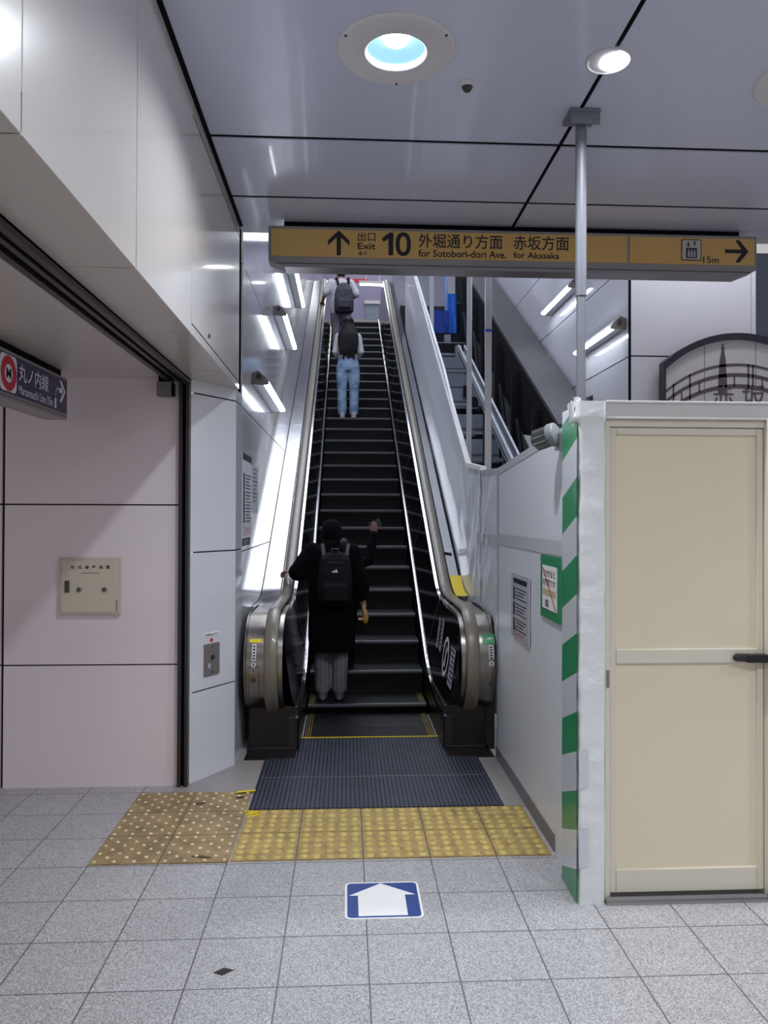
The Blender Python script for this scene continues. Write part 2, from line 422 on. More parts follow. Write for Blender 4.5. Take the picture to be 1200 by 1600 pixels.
# ------------------------------------------------------------------ concourse shell
HC, HS = 3.674, 2.557                       # main ceiling, low soffit
YE = 5.308                                  # where the concourse ceiling stops at the escalator well
XL = -.745                                  # left wall of the well
mb = MB(); mb.box(-6, 9, -6, 6.6, -.1, 0); struct(mb.build('floor', floor_m, org=(0, 0, 0)))
LAMPS = [(.203, 3.25), (2.095, 3.36), (.2, .6), (2.1, .6), (.2, -2.2), (2.1, -2.2), (4.2, 1.5)]
cxs, cys = [-.715, 1.13, 2.98, 4.83, 9], [-6, -1.4, .18, 2.12, 4.05, 4.815, YE]
mb = MB()
for i in range(len(cxs)-1):
    for j in range(len(cys)-1):
        a0, a1 = cxs[i] + (.011 if i else 0), cxs[i+1] - (.011 if i < len(cxs)-2 else 0)
        b0, b1 = cys[j] + (.017 if j else 0), cys[j+1] - (.017 if j < len(cys)-2 else 0)
        hole = [q for q in LAMPS if a0 < q[0] < a1 and b0 < q[1] < b1]
        if not hole: mb.box(a0, a1, b0, b1, HC, HC + .006); continue
        hx, hy = hole[0]                                    # sheet with a round cut-out for the recessed lamp
        angs = sorted([2*PI*k/48 for k in range(48)] + [math.atan2(cy_ - hy, cx_ - hx) % (2*PI) for cx_ in (a0, a1) for cy_ in (b0, b1)])
        def edge(t):
            c_, s_ = math.cos(t), math.sin(t)
            q = min((((a1 if c_ > 0 else a0) - hx)/c_) if abs(c_) > 1e-9 else 1e9, (((b1 if s_ > 0 else b0) - hy)/s_) if abs(s_) > 1e-9 else 1e9)
            return (hx + c_*q, hy + s_*q)
        n = len(angs)
        mb.loft([[(*edge(t), HC + .006) for t in angs], [(*edge(t), HC) for t in angs], [(hx + .13*math.cos(t), hy + .13*math.sin(t), HC) for t in angs], [(hx + .13*math.cos(t), hy + .13*math.sin(t), HC + .1) for t in angs]], False)
mb.m = 1
for x in cxs[1:-1]: mb.box(x - .03, x + .03, -6, YE, HC + .0061, HC + .1)
for y in cys[1:-1]: mb.box(cxs[0], 9, y - .03, y + .03, HC + .0065, HC + .1)
mb.box(-.735, 9, -6, YE, HC + .16, HC + .2)  # added slab over the recesses, blocks light from above
struct(mb.build('ceiling', [ceil_m, joint_m]))
mb = MB(); mb.box(-.7345, -.712, -6, YE, HC - .004, HC + .05); struct(mb.build('trim_3', joint_m))
mb = MB(); mb.box(-.735, 9, YE, YE + .12, HC, 10.2); struct(mb.build('wall_unseen_front', enamel))  # unseen wall added to keep world light out of the well
yj = [-6, -2.0, -1.05, -.1, .85, 1.777, 2.73, 3.69, YE]
mb = MB(); panels(mb, yj, [HS, HC], .008, .008, lambda a, b, d: (-.735 - d, a, b), .12)
mb.m = 0
mb.box(-1.3, -.86, -6, YE, HS, HC)
# outline of the flush access hatch near the end
mb.m = 1
for z in (2.606, 3.60): mb.box(-.7352, -.7342, 3.70, YE, z - .003, z + .003)
mb.m = 0
struct(mb.build('beam_left', [enamel_beam, joint_m]))
mb = MB(); panels(mb, [-6, -1.11, -.737], [-6, -1.08, -.13, .82, 1.77, 2.715, 3.665, 4.62, 5.31], .004, .006, lambda a, b, d: (a, b, HS - .002 + d), .1, .01)
struct(mb.build('ceiling_left', [soffit_m, joint_m]))
YB = 4.925
mb = MB(); panels(mb, [-6, -4.2, -3.15, -2.13, -1.052], [0, .76, 1.761, HS], .018, .009, lambda a, b, d: (a, YB + d, b), .14, .02); struct(mb.build('wall_back', [enamel_warm, joint_m]))
# splayed corner column
mb = MB()
p0, p1, p2, p3 = Vector((-.984, 4.945, 0)), Vector((-.752, 5.308, 0)), Vector((-.745, 5.56, 0)), Vector((-.984, 5.56, 0))
for z0, z1 in ((0, .566), (.575, 1.456), (1.465, 2.47), (2.479, HS)):
    mb.m = 0; mb.prism([(p.x, p.y) for p in (p0, p1, p2, p3)], 'z', z0, z1)
mb.m = 1; mb.prism([(p0.x+.012, p0.y+.03), (p1.x-.01, p1.y+.01), (p2.x-.01, p2.y-.01), (p3.x+.01, p3.y-.01)], 'z', .01, HS)
struct(mb.build('column_corner', [enamel, joint_m]))
# escalator well
mb = MB(); panels(mb, [5.56, 5.85] + [5.85 + .97*k for k in range(1, 19)] + [24], [-.6, .41, 1.44, 2.468, 3.498, 4.53, 5.56, 6.59, 7.62, 8.65, 10.2], .003, .009, lambda a, b, d: (XL - d, a, b), .15); struct(mb.build('wall_left', [enamel, joint_m]))
XR, YRW = 2.4, 6.466
mb = MB(); panels(mb, [YRW, 7.6, 8.75, 9.9, 11.05, 12.2, 13.35, 14.5, 15.65, 16.8, 18, 24], [0, 1.43, 2.25, 3.06, 3.865, 4.67, 5.48, 6.3, 7.1, 7.9, 8.7, 10.2], .004, .011, lambda a, b, d: (XR + d, a, b), .15); struct(mb.build('wall_right', [enamel, joint_m]))
mb = MB(); panels(mb, [XR + .006, 3.47, 3.51], [0, 1.6, 3.065, 4.6], .004, .012, lambda a, b, d: (a, YRW - .012 + d, b), .15); struct(mb.build('wall_right_front', [enamel, joint_m]))
mb = MB(); mb.box(2.396, 2.416, YRW - .016, YRW - .006, 0, 4.6); struct(mb.build('trim_1', joint_m))
mb = MB(); mb.box(3.3, 9, 9.4, 9.55, 0, 5); struct(mb.build('wall_side_hall', mat('slate_wall', rgb(92, 100, 116), .5, vary=.15, vscale=2)))
mb = MB(); mb.box(2.56, 9, 6.62, 9.6, -.1, 0); struct(mb.build('floor_side_hall', floor_m, org=(0, 0, 0)))
mb = MB(); mb.box(XL, XR, 24, 24.15, 5, 10.2); struct(mb.build('wall_far', lavender))
mb = MB(); mb.box(XL - .1, XR + .1, YE + .12, 24.1, 10.2, 10.3); struct(mb.build('ceiling_well', enamel))
mb = MB(); mb.box(XL, XR, 18.6, 24, 5.9, 6.1); struct(mb.build('floor_upper', floor_m, org=(0, 0, 6.1)))
SL = .568; ZS = 6.42
def inc(y, off=0.0): return off + SL * (y - ZS)
mb = MB(); mb.prism([(5.6, -.1), (5.6, -.05), (7.0, inc(7.0, -.35)), (18.6, inc(18.6, -.85)), (18.6, inc(18.6, -1.2)), (7, inc(7, -.8))], 'x', -.74, 2.4); struct(mb.build('floor_pit', pit_m))
mb = MB(); mb.box(-1.06, -.56, 4.80, 5.30, 0, .003); mb.box(-.752, -.56, 5.30, 5.62, 0, .003); mb.box(.925, 1.055, 4.5, 5.62, 0, .003); struct(mb.build('trim_2', border_m))

# overhead shutter track along the soffit and down the corner
t = thing('shutter_track', 'dark double-channel metal track on the low ceiling, running down beside the corner column', 'track', (-1.02, 4.95, 0))
mb = MB()
for x0, x1, z in ((-1.115, -1.085, 2.525), (-1.068, -1.045, 2.535), (-1.012, -.985, 2.525)): mb.box(x0, x1, -6, 5.0, z, HS - .001)
mb.m = 1; mb.box(-1.115, -.985, -6, 5.0, 2.546, HS - .001)
mb.build('overhead_rail', [dark_metal, joint_m], t)
mb = MB(); mb.box(-1.048, -1.026, 4.89, 4.95, 0, 2.53); mb.box(-1.004, -.985, 4.89, 4.95, 0, 2.53); mb.m = 1; mb.box(-1.03, -1.0, 4.925, 4.95, 0, 2.53)
mb.build('guide_post', [dark_metal, joint_m], t)
mb = MB(); mb.box(-1.165, -1.078, 4.80, 4.88, 2.43, 2.518); mb.m = 1; mb.box(-1.078, -1.066, 4.81, 4.875, 2.433, 2.512); mb.box(-1.16, -1.122, 4.82, 4.87, 2.518, 2.554)
tag(mb.build('sensor_box', [grey_paint, joint_m], bevel=.004), 'small square grey box under the low ceiling beside the dark track', 'box')

# ------------------------------------------------------------------ escalator
XC = .185                                    # centre line
ESC = thing('escalator', 'long narrow up escalator with black sides, grey handrails and stainless rounded ends', 'escalator', (XC, 5.4, 0))
def fillet(pts, rad, n=8):
    out = [Vector(pts[0])]
    for i in range(1, len(pts)-1):
        a, b, c = Vector(pts[i-1]), Vector(pts[i]), Vector(pts[i+1]); r = rad[i]
        u = (a-b).normalized(); v = (c-b).normalized(); ang = u.angle(v)
        if r <= 0 or ang > 3.1: out.append(b); continue
        d = min(r / math.tan(ang/2), (a-b).length*.49, (c-b).length*.49); r = d*math.tan(ang/2)
        ce = b + (u+v).normalized() * (r / math.sin(ang/2))
        s, e = b + u*d - ce, b + v*d - ce
        tot = s.angle(e)
        for k in range(n+1):
            q = s.slerp(e, k/n) if tot > 1e-4 else s
            out.append(ce + q.normalized()*r)
    out.append(Vector(pts[-1])); return out
NC, NZ, NR = 5.69, .645, .345                # newel wheel: centre y, centre z, radius of the metal face
ZT = 6.10
yb = ZS + (NZ + NR - .765) / SL              # where the level top meets the incline
yt = ZS + (ZT + .95 - .765) / SL
arc = [(NC - NR*math.sin(a), NZ - NR*math.cos(a)) for a in [PI*k/24 for k in range(0, 25)]]
low = fillet([(NC, NZ + NR), (yb, NZ + NR), (yt, ZT + .95), (18.9, ZT + .95)], [0, .9, 1.2, 0], 10)
def dense(pts, step=.35):
    out = []
    for a, b in zip(pts[:-1], pts[1:]):
        n = max(1, int((Vector(b)-Vector(a)).length / step))
        out += [tuple(Vector(a).lerp(Vector(b), k/n)) for k in range(n)]
    return out + [tuple(pts[-1])]
incl = dense([tuple(p) for p in low])
topend = [(18.9 + .33*math.sin(a), ZT + .62 + .33*math.cos(a)) for a in [PI*k/12 for k in range(1, 13)]]
PATH = arc[:-1] + incl + topend
def sweep(mb, path, xc, prof, cap=True):
    rings = []
    for i, p in enumerate(path):
        a = Vector(path[max(i-1, 0)]); b = Vector(path[min(i+1, len(path)-1)]); tt = (b-a).normalized(); nn = Vector((-tt.y, tt.x))
        rings.append([(xc + dx, p[0] + nn.x*dn, p[1] + nn.y*dn) for dx, dn in prof])
    mb.loft(rings, cap); return mb
def zrail(y):
    if y <= NC: return NZ + math.sqrt(max(NR*NR - (NC-y)**2, 0))
    for a, b in zip(incl[:-1], incl[1:]):
        if a[0] <= y <= b[0]: return a[1] + (b[1]-a[1])*(y-a[0])/max(b[0]-a[0], 1e-6)
    return incl[-1][1]
TRIM = dense([tuple(p) for p in fillet([(5.57, .255), (6.68, .30), (yt + .35, ZT + .18), (19.2, ZT + .18)], [0, 1.6, 1.2, 0], 10)])
def ztrim(y):
    if y <= TRIM[0][0]: return TRIM[0][1]
    for a, b in zip(TRIM[:-1], TRIM[1:]):
        if a[0] <= y <= b[0]: return a[1] + (b[1]-a[1])*(y-a[0])/max(b[0]-a[0], 1e-6)
    return TRIM[-1][1]
HALF_LO, HALF_HI = .535, .625
def panel_half(y, z):
    return HALF_LO + (HALF_HI - HALF_LO) * max(0, min(1, (z - ztrim(y)) / .70))
ys = [NC - NR + NR*(1-math.cos(PI/2*k/10)) + .0005 for k in range(11)] + [5.75 + .22*k for k in range(0, 62)]
ys = [y for y in ys if y < 19.2] + [19.2]
for s in (-1, 1):
    outer = .885 if s < 0 else .852
    # inner panel
    mb = MB(); rows = []
    for y in ys:
        zl = NZ - math.sqrt(max(NR*NR - (NC-y)**2, 0)) if y < 5.60 else ztrim(y)
        zl = max(zl, ztrim(y) if y > 5.57 else zl); zh = zrail(y) - .004
        zh = max(zh, zl + .001)
        rows.append([(XC + s*panel_half(y, zl + (zh-zl)*k/5), y, zl + (zh-zl)*k/5) for k in range(6)])
    mb.grid(rows)
    mb.m = 1
    for q in range(8):
        y0 = 6.9 + 1.5*q; pa = (y0 + .06, ztrim(y0 + .06)); d = zrail(y0) - ztrim(y0); pb = (y0 - .28, zrail(y0 - .28) - .01)
        mb.tube([(XC + s*(panel_half(y, z) - .001), y, z) for y, z in (pa, pb)], .0016, 6)
    ip = mb.build('inner_panel', [black_glass, plate_m], ESC, smooth=True, recalc=False)
    # skirt below, with its chrome edge
    mb = MB(); mb.grid([[(XC + s*HALF_LO, y, z), (XC + s*.52, y, z - .04), (XC + s*.52, y, max(z - .75, -.02))] for y, z in TRIM]); mb.build('skirt_panel', skirt_m, ESC, recalc=False)
    mb = MB(); sweep(mb, TRIM, XC + s*.533, [(-.009, -.008), (.009, -.008), (.009, .010), (-.009, .010)]); mb.build('skirt_trim', chrome, ESC)
    # stainless newel: front wheel band and its outer cheek, then the deck on the slope
    nst = [p for p in PATH if p[0] < 6.45 and p[1] < 1.2]
    mb = MB(); sweep(mb, nst, XC, [(s*.622, -.03), (s*.622, 0), (s*(outer), 0), (s*(outer), -.03)])
    mb.prism([(p[0], p[1]) for p in nst] + [(6.45, .26)], 'x', XC + s*(outer-.02), XC + s*(outer-.005))
    nw = mb.build('newel', steel, ESC, smooth=True)
    slope = [p for p in PATH if (p[0] >= nst[-1][0] and p[1] > .5)]
    mb = MB(); sweep(mb, slope, XC, [(s*.622, -.05), (s*.622, 0), (s*.645, .004), (s*.655, -.012), (s*.755, -.012), (s*.765, -.002), (s*(outer if s > 0 else .925), -.012), (s*(outer if s > 0 else .925), -.06)])
    mb.build('deck', deck_steel, ESC, smooth=True, angle=20)
    mb = MB(); sweep(mb, [p for p in PATH if p[0] > 6.2 and p[1] > .9 and p[0] < 19], XC, [(s*.618, -.03), (s*.618, .008), (s*.640, .012), (s*.645, -.03)]); mb.build('deck_edge', chrome, ESC, smooth=True, angle=25)
    # handrail belt
    prof = [(s*(.700 + .047*math.cos(a)*(1 if abs(math.cos(a)) < .9 else 1)), .020 + .020*math.sin(a)) for a in [2*PI*k/16 for k in range(16)]]
    mb = MB(); sweep(mb, PATH[1:], XC, prof); mb.build('handrail', rubber, ESC, smooth=True, angle=60)
    # foot box
    mb = MB(); mb.box(*sorted((XC + s*.53, XC + s*(outer-.01))), 5.62, 6.5, 0, .32); mb.m = 1; mb.box(*sorted((XC + s*.528, XC + s*.60)), 5.612, 5.64, .005, .245); mb.m = 0
    mb.box(*sorted((XC + s*.53, XC + s*(outer+.008))), 5.60, 6.9, 0, .03); mb.box(*sorted((XC + s*(outer-.03), XC + s*(outer+.006))), 5.66, 6.9, 0, .5)
    mb.build('newel_foot', [foot_m, dark_metal], ESC, bevel=.006)
    # stickers on the newel face
    def arcY(z): return NC - math.sqrt(max(NR*NR - (z-NZ)**2, 0)) - .002
    def patch(name, xa, xb, z0, z1, m_, marks=None, d=0.0):
        mb = MB(); n = 6
        mb.grid([[(XC + s*xa, arcY(z0+(z1-z0)*k/n) - d, z0+(z1-z0)*k/n), (XC + s*xb, arcY(z0+(z1-z0)*k/n) - d, z0+(z1-z0)*k/n)] for k in range(n+1)])
        return mb.build(name, m_, nw)
    if s < 0:
        patch('notice_sticker', .765, .85, .818, .84, yellow)
        patch('notice_sticker', .800, .83, .70, .81, paper)
        for k in range(5): patch('sticker_print', .807, .823, .795 - .02*k - .006, .795 - .02*k + .004, ink, d=.001)
        mb = MB(); mb.cyl((XC - .817, arcY(.672) - .003, .672), (XC - .817, arcY(.672) + .005, .672), .017, 20); mb.build('arrow_disc', paper, nw)
        mb = MB(); poly_into(mb, [(-.008, .002), (0, -.011), (.008, .002), (.003, .002), (.003, .011), (-.003, .011), (-.003, .002)], lambda u, v: (XC - .817 + u, arcY(.672) - .004, .672 + v)); mb.build('arrow_mark', ink, nw)
        mb = MB()
        for za, zb in ((.66, .655), (.36, .355)): mb.grid([[(XC - .782, arcY(z) - .001, z), (XC - .852, arcY(z) - .001, z)] for z in (za, zb)])
        for xx in (.782, .852): mb.grid([[(XC - xx - .0015, arcY(z) - .001, z), (XC - xx + .0015, arcY(z) - .001, z)] for z in [.355 + .03*k for k in range(11)]])
        mb.build('hatch_outline', screw_m, nw)
        mb = MB(); mb.cyl((XC - .818, arcY(.565) - .006, .565), (XC - .818, arcY(.565) + .01, .565), .017, 20); mb.build('key_switch', screw_m, nw)
        mb = MB(); mb.cyl((XC - .818, arcY(.635) - .004, .635), (XC - .818, arcY(.635) + .01, .635), .005, 12); mb.build('button', screw_m, nw)
    else:
        patch('notice_sticker', .772, .86, .80, .865, green_tape)
        mb = MB(); mb.ell((XC + .825, arcY(.835) - .001, .83), (.022, .003, .016)); mb.build('sticker_print', paper, nw)
        patch('notice_sticker', .812, .845, .70, .795, paper)
        for k in range(5): patch('sticker_print', .819, .838, .78 - .018*k - .006, .78 - .018*k + .004, ink, d=.001)
        mb = MB(); mb.cyl((XC + .828, arcY(.67) - .003, .67), (XC + .828, arcY(.67) + .005, .67), .018, 20); mb.build('arrow_disc', paper, nw)
        mb = MB(); poly_into(mb, [(-.008, -.002), (0, .011), (.008, -.002), (.003, -.002), (.003, -.011), (-.003, -.011), (-.003, -.002)], lambda u, v: (XC + .828 + u, arcY(.67) - .004, .67 + v)); mb.build('arrow_mark', ink, nw)
        mb = MB(); mb.cyl((XC + .832, arcY(.52) - .006, .52), (XC + .832, arcY(.52) + .01, .52), .015, 20); mb.build('key_switch', screw_m, nw)
        # notices on the black inner panel of this side
        def onp(u, v, d=.003): return (XC + panel_half(u, v) - d, u, v)
        mb = MB()
        for (a, b, c, e) in ((6.18, 6.30, .60, .86), (6.38, 6.48, .60, .84)): poly_into(mb, rrect(a, b, c, e, .008), onp)
        mb.build('notice_sticker', paper_grey, ip)
        mb = MB(); poly_into(mb, rrect(5.46, 5.68, .46, .74, .006), onp); mb.build('notice_sticker', paper_grey, ip)
        mb = MB(); ring_into(mb, 5.90, .62, .115, .15, onp); poly_into(mb, [(5.81, .70), (5.83, .72), (5.99, .54), (5.97, .52)], onp); mb.build('prohibition_ring', white_vinyl, ip)
        mb = MB(); poly_into(mb, [(5.87, .54), (5.93, .54), (5.935, .66), (5.90, .71), (5.865, .66)], lambda u, v: onp(u, v, .004)); mb.build('sticker_print', paper_grey, ip)
        mb = MB()
        for k in range(6): rect_into(mb, 6.40, 6.46, .81 - .032*k, .82 - .032*k, lambda u, v: onp(u, v, .005))
        mb.build('sticker_print', ink, ip); mb = MB()
        for k in range(6): rect_into(mb, 6.20, 6.28, .83 - .036*k, .842 - .036*k, lambda u, v: onp(u, v, .005))
        mb.build('sticker_print', ink, ip); mb = MB()
        for k in range(7): rect_into(mb, 5.48, 5.66 - .03*(k % 3), .71 - .036*k, .722 - .036*k, lambda u, v: onp(u, v, .005))
        mb.build('sticker_print', ink, ip)
        # yellow notice on the deck beside the handrail and a white strip above it
        def ond(u, v, d=.004):
            z = zrail(u); return (XC + v, u, z + .012 + d + .0)
        mb = MB(); mb.grid([[ond(y, .765), ond(y, .866)] for y in [6.62 + .05*k for k in range(10)]]); mb.build('notice_sticker', yellow, ESC, recalc=False)
        mb = MB(); mb.grid([[ond(y, .765), ond(y, .845)] for y in (7.42, 7.47)]); mb.build('notice_sticker', paper, ESC, recalc=False)

mb = MB(); mb.box(1.02, 1.085, 5.60, 5.64, 0, .92); mb.build('side_filler', foot_m, ESC)
# steps
N0, TREAD = 6.5915, .36744
for i in range(-2, 29):
    y0 = N0 + TREAD*i; y1 = y0 + TREAD
    z = max(0.012, inc(y0)); zp = max(0.012, inc(y0 - TREAD))
    if y1 > 17.3: y1 = 17.3
    mb = MB()
    mb.m = 0; mb.box(XC - .505, XC + .505, y0 + .012, y1 + .02, z - .03, z)
    mb.m = 2; mb.prism([(y0, z - .016), (y0 + .004, z - .004), (y0 + .014, z + .0005), (y0 + .02, z + .0005), (y0 + .02, z - .03), (y0, z - .03)], 'x', XC - .505, XC + .505)
    if z > .05:
        mb.m = 1
        mb.grid([[(XC - .505, y0 + .004 + .035*math.sin(PI*.5*(1-k/5)), zp - .02 + (z - .03 - zp + .02)*k/5), (XC + .505, y0 + .004 + .035*math.sin(PI*.5*(1-k/5)), zp - .02 + (z - .03 - zp + .02)*k/5)] for k in range(6)])
    if i < 1:
        mb.m = 3
        for s in (-1, 1):
            for k in range(3): mb.box(*sorted((XC + s*(.452 + .017*k), XC + s*(.457 + .017*k))), y0 + .03, y1 - .004, z, z + .003)
    mb.build('step', [tread_m, riser_m, nose_m, edge_y], ESC)
mb = MB(); mb.box(XC - .505, XC + .505, 17.3, 18.6, 5.9, ZT); mb.build('top_landing_plate', steel, ESC)
# comb and floor plate
mb = MB(); mb.prism([(5.39, 0.0), (5.39, .012), (5.86, .016), (5.885, .014), (5.885, 0)], 'x', XC - .535, XC + .535)
mb.box(-.555, .925, 4.49, 5.40, 0, .012); mb.build('floor_plate', grille_m, ESC)
mb = MB(); mb.box(-.70, XC - .536, 5.402, 5.70, 0, .010); mb.build('plate_border', foot_m, ESC)
mb = MB(); mb.box(XC + .536, 1.045, 5.402, 5.70, 0, .010); mb.build('plate_border', foot_m, ESC)
mb = MB(); mb.box(XC - .515, XC + .525, 5.882, 5.895, .005, .018); mb.build('comb_edge', yellow, ESC)
mb = MB(); mb.box(-.54, .91, 5.015, 5.021, .010, .0135); mb.build('plate_seam', alu, ESC)

# ------------------------------------------------------------------ tactile paving
def tactile(name, label, xs, ys, base, dome, per, r, hgt, stag=False, gap=.003):
    mb = MB()
    for i in range(len(xs)-1):
        for j in range(len(ys)-1):
            x0, x1, y0, y1 = xs[i]+gap, xs[i+1]-gap, ys[j]+gap, ys[j+1]-gap
            mb.m = 0; mb.box(x0, x1, y0, y1, 0, .006); mb.m = 1
            nx = max(1, round((x1-x0)/per)); ny = max(1, round((y1-y0)/per))
            for a in range(nx):
                for b in range(ny):
                    if stag and (a + b) % 2: continue
                    cx = x0 + (a+.5)*(x1-x0)/nx; cy = y0 + (b+.5)*(y1-y0)/ny
                    mb.loft([[(cx + q*math.cos(2*PI*k/10), cy + q*math.sin(2*PI*k/10), .006 + z) for k in range(10)] for q, z in ((r, 0), (r*.8, hgt*.75), (r*.5, hgt))])
    return tag(mb.build(name, [base, dome], smooth=True, angle=50), label, 'tactile paving')
gx = [TX0 + T*k for k in range(-6, 5)]; gy = [TY0 + T*k for k in range(0, 8)]
YT0, YT1, YT2 = TY0 + 3.06*T, TY0 + 4.05*T, 4.487
tactile('tactile_paving', 'bright yellow strip of domed warning tiles across the foot of the escalator', [-.5635, TX0 - T, TX0, TX0 + T, TX0 + 2*T, 1.035], [YT0, YT1, YT2], tact_y, dome_y, .062, .023, .006)
tactile('tactile_paving', 'worn brownish patch of dotted warning tiles left of the yellow strip', [-1.248, TX0 - 3*T, -.5665], [YT0 - .01, YT1 - .01, YT2 - .01, 4.79], tact_b, dome_b, .046, .0105, .005, True)
mb = MB(); mb.add([(-.665, 4.745, .0125), (-.55, 4.775, .0135), (-.548, 4.80, .0135), (-.66, 4.778, .0125)], [(0,1,2,3)]); mb.add([(-.665, 4.745, .006), (-.55, 4.775, .006), (-.548, 4.80, .006), (-.66, 4.778, .006)], [(3,2,1,0)])
tag(mb.build('tape_scrap', yellow), 'thin strip of yellow tape at the corner of the dark floor plate', 'tape')
mb = MB()
for k in range(9): mb.box(-.545 + .016*(k % 4) - .004*k, -.53 + .017*(k % 4), 4.37 + .011*k, 4.379 + .011*k, .006, .0125)
tag(mb.build('tape_scrap', yellow), 'torn flake of yellow tape stuck on the domed yellow tiles', 'tape')
stain_m = mat('stain_black', rgb(34, 30, 32), .6)
def scrap(name, pts, z, label, cat, m_=None):
    mb = MB(); mb.prism(pts, 'z', z, z + .0012); return tag(mb.build(name, m_ or stain_m), label, cat)
brown = mat('stain_brown', rgb(84, 58, 34), .6)
scrap('tape_patch', [(-.487, 2.915), (-.452, 2.945), (-.413, 2.928), (-.452, 2.895)], .0, 'small black diamond of tape on the grey floor tiles', 'tape')
scrap('floor_mark', [(-.90, 4.595), (-.86, 4.62), (-.815, 4.615), (-.83, 4.585), (-.875, 4.58)], .006, 'dark oval mark on the rear row of brownish dotted tiles', 'mark', brown)
scrap('floor_mark', [(-.645, 4.70), (-.60, 4.705), (-.61, 4.675), (-.655, 4.672)], .006, 'small black mark near the yellow tape strip', 'mark')
scrap('floor_mark', [(-.765, 3.90), (-.72, 3.905), (-.66, 3.88), (-.66, 3.865), (-.71, 3.87), (-.755, 3.885)], .006, 'rusty brown scuff on the front row of dotted tiles', 'mark', brown)

# arrow sticker on the floor
def place_floor(u, v): return (u, v, 0)
t = thing('floor_sticker', 'blue square floor sticker with white arrow pointing to the escalator', 'sticker', (.167, 3.43, 0))
mb = MB(); mb.prism(rrect(.0, .336, 3.268, 3.592, .028), 'z', .0002, .0018); mb.build('sticker_border', white_vinyl, t)
mb = MB(); mb.prism(rrect(.010, .326, 3.278, 3.582, .020), 'z', .001, .0022); mb.build('sticker_field', blue_vinyl, t)
mb = MB(); mb.prism([(.058, 3.290), (.268, 3.290), (.268, 3.468), (.315, 3.468), (.163, 3.578), (.018, 3.468), (.058, 3.468)], 'z', .0015, .0027); mb.build('arrow_symbol', white_vinyl, t)

# ------------------------------------------------------------------ hoarding beside the escalator
HX = 1.06
t = thing('hoarding', 'white sheet hoarding of taped panels along the right side of the escalator', 'hoarding', (HX, 4.5, 0))
def htop(y):
    pts = [(3.40, 2.15), (4.25, 2.105), (5.33, 2.03), (6.05, 2.055), (6.755, 2.126), (8.5, 3.34), (11.7, 5.28), (14, 6.62)]
    for a, b in zip(pts[:-1], pts[1:]):
        if a[0] <= y <= b[0]: return a[1] + (b[1]-a[1])*(y-a[0])/(b[0]-a[0])
    return pts[-1][1]
def hbot(y): return 0.0 if y < 5.375 else (zrail(y) - .01 if y > 5.375 else 0)
def wrinkle(y, z):
    k = .2 + (1.0 if 5.4 < y < 7.2 else .0)
    return k * (.010 * noise.noise(Vector((y*3, z*5, 0))) + .010 * noise.noise(Vector((y*9 + z*6, z*3, 5.))))
def sheet(y0, y1, ny, nz, name, x=HX):
    mb = MB(); f_ = []; b_ = []
    for i in range(ny+1):
        y = y0 + (y1-y0)*i/ny; zb, zt = hbot(y + 1e-4 if i == 0 else y), htop(y)
        f_.append([(x + wrinkle(y, zb + (zt-zb)*k/nz), y, zb + (zt-zb)*k/nz) for k in range(nz+1)])
        b_.append([(x + .025, p[1], p[2]) for p in f_[-1]])
    mb.grid(f_); mb.grid([r[::-1] for r in b_])
    for rows in zip(f_, b_): pass
    for i in range(ny):
        for k in (0, nz): mb.add([f_[i][k], f_[i+1][k], b_[i+1][k], b_[i][k]], [(0,1,2,3)])
    for i in (0, ny):
        for k in range(nz): mb.add([f_[i][k], f_[i][k+1], b_[i][k+1], b_[i][k]], [(0,1,2,3)])
    return mb.build(name, white_film, t, smooth=True, angle=35)
sheet(3.602, 5.37, 36, 40, 'sheet_panel')
sheet(5.38, 6.75, 40, 40, 'sheet_panel')
sheet(6.755, 14, 60, 10, 'sheet_panel')
def tape(y0, y1, zf0, zf1, name='tape_band', n=16, m_=clear_tape):
    mb = MB(); mb.grid([[(HX - .004 + wrinkle(y0+(y1-y0)*i/n, z), y0+(y1-y0)*i/n, z) for z in [zf0(y0+(y1-y0)*i/n) + (zf1(y0+(y1-y0)*i/n) - zf0(y0+(y1-y0)*i/n))*k/6 for k in range(7)]] for i in range(n+1)])
    mb.build(name, m_, t, smooth=True, recalc=False)
tape(3.70, 5.37, lambda y: 1.50 - .00*y, lambda y: 1.575)
tape(5.38, 6.25, lambda y: 1.48, lambda y: 1.56)
tape(3.604, 5.37, lambda y: htop(y) - .045, lambda y: htop(y) + .002)
tape(5.38, 6.75, lambda y: htop(y) - .04, lambda y: htop(y) + .002)
tape(5.34, 5.40, lambda y: .05 if y < 5.375 else 1.0, lambda y: htop(y), n=6)
tape(6.03, 6.07, lambda y: 1.02, lambda y: htop(y), n=4)
mb = MB(); mb.prism([(6.0, 2.055), (6.755, 2.128), (14, 6.622), (14, 6.66), (6.75, 2.165), (6.0, 2.085)], 'x', HX - .012, HX + .035); mb.build('top_batten', white_vinyl, t)
mb = MB(); mb.box(HX - .006, HX - .0005, 3.88, 5.40, 0, .085); mb.build('kick_strip', mat('kick_grey', rgb(116, 114, 118), .4), t)

def wall_notice(name, label, cat, y0, y1, z0, z1, x, back, frame=None):
    tt = thing(name, label, cat, (x, (y0+y1)/2, z0))
    return tt
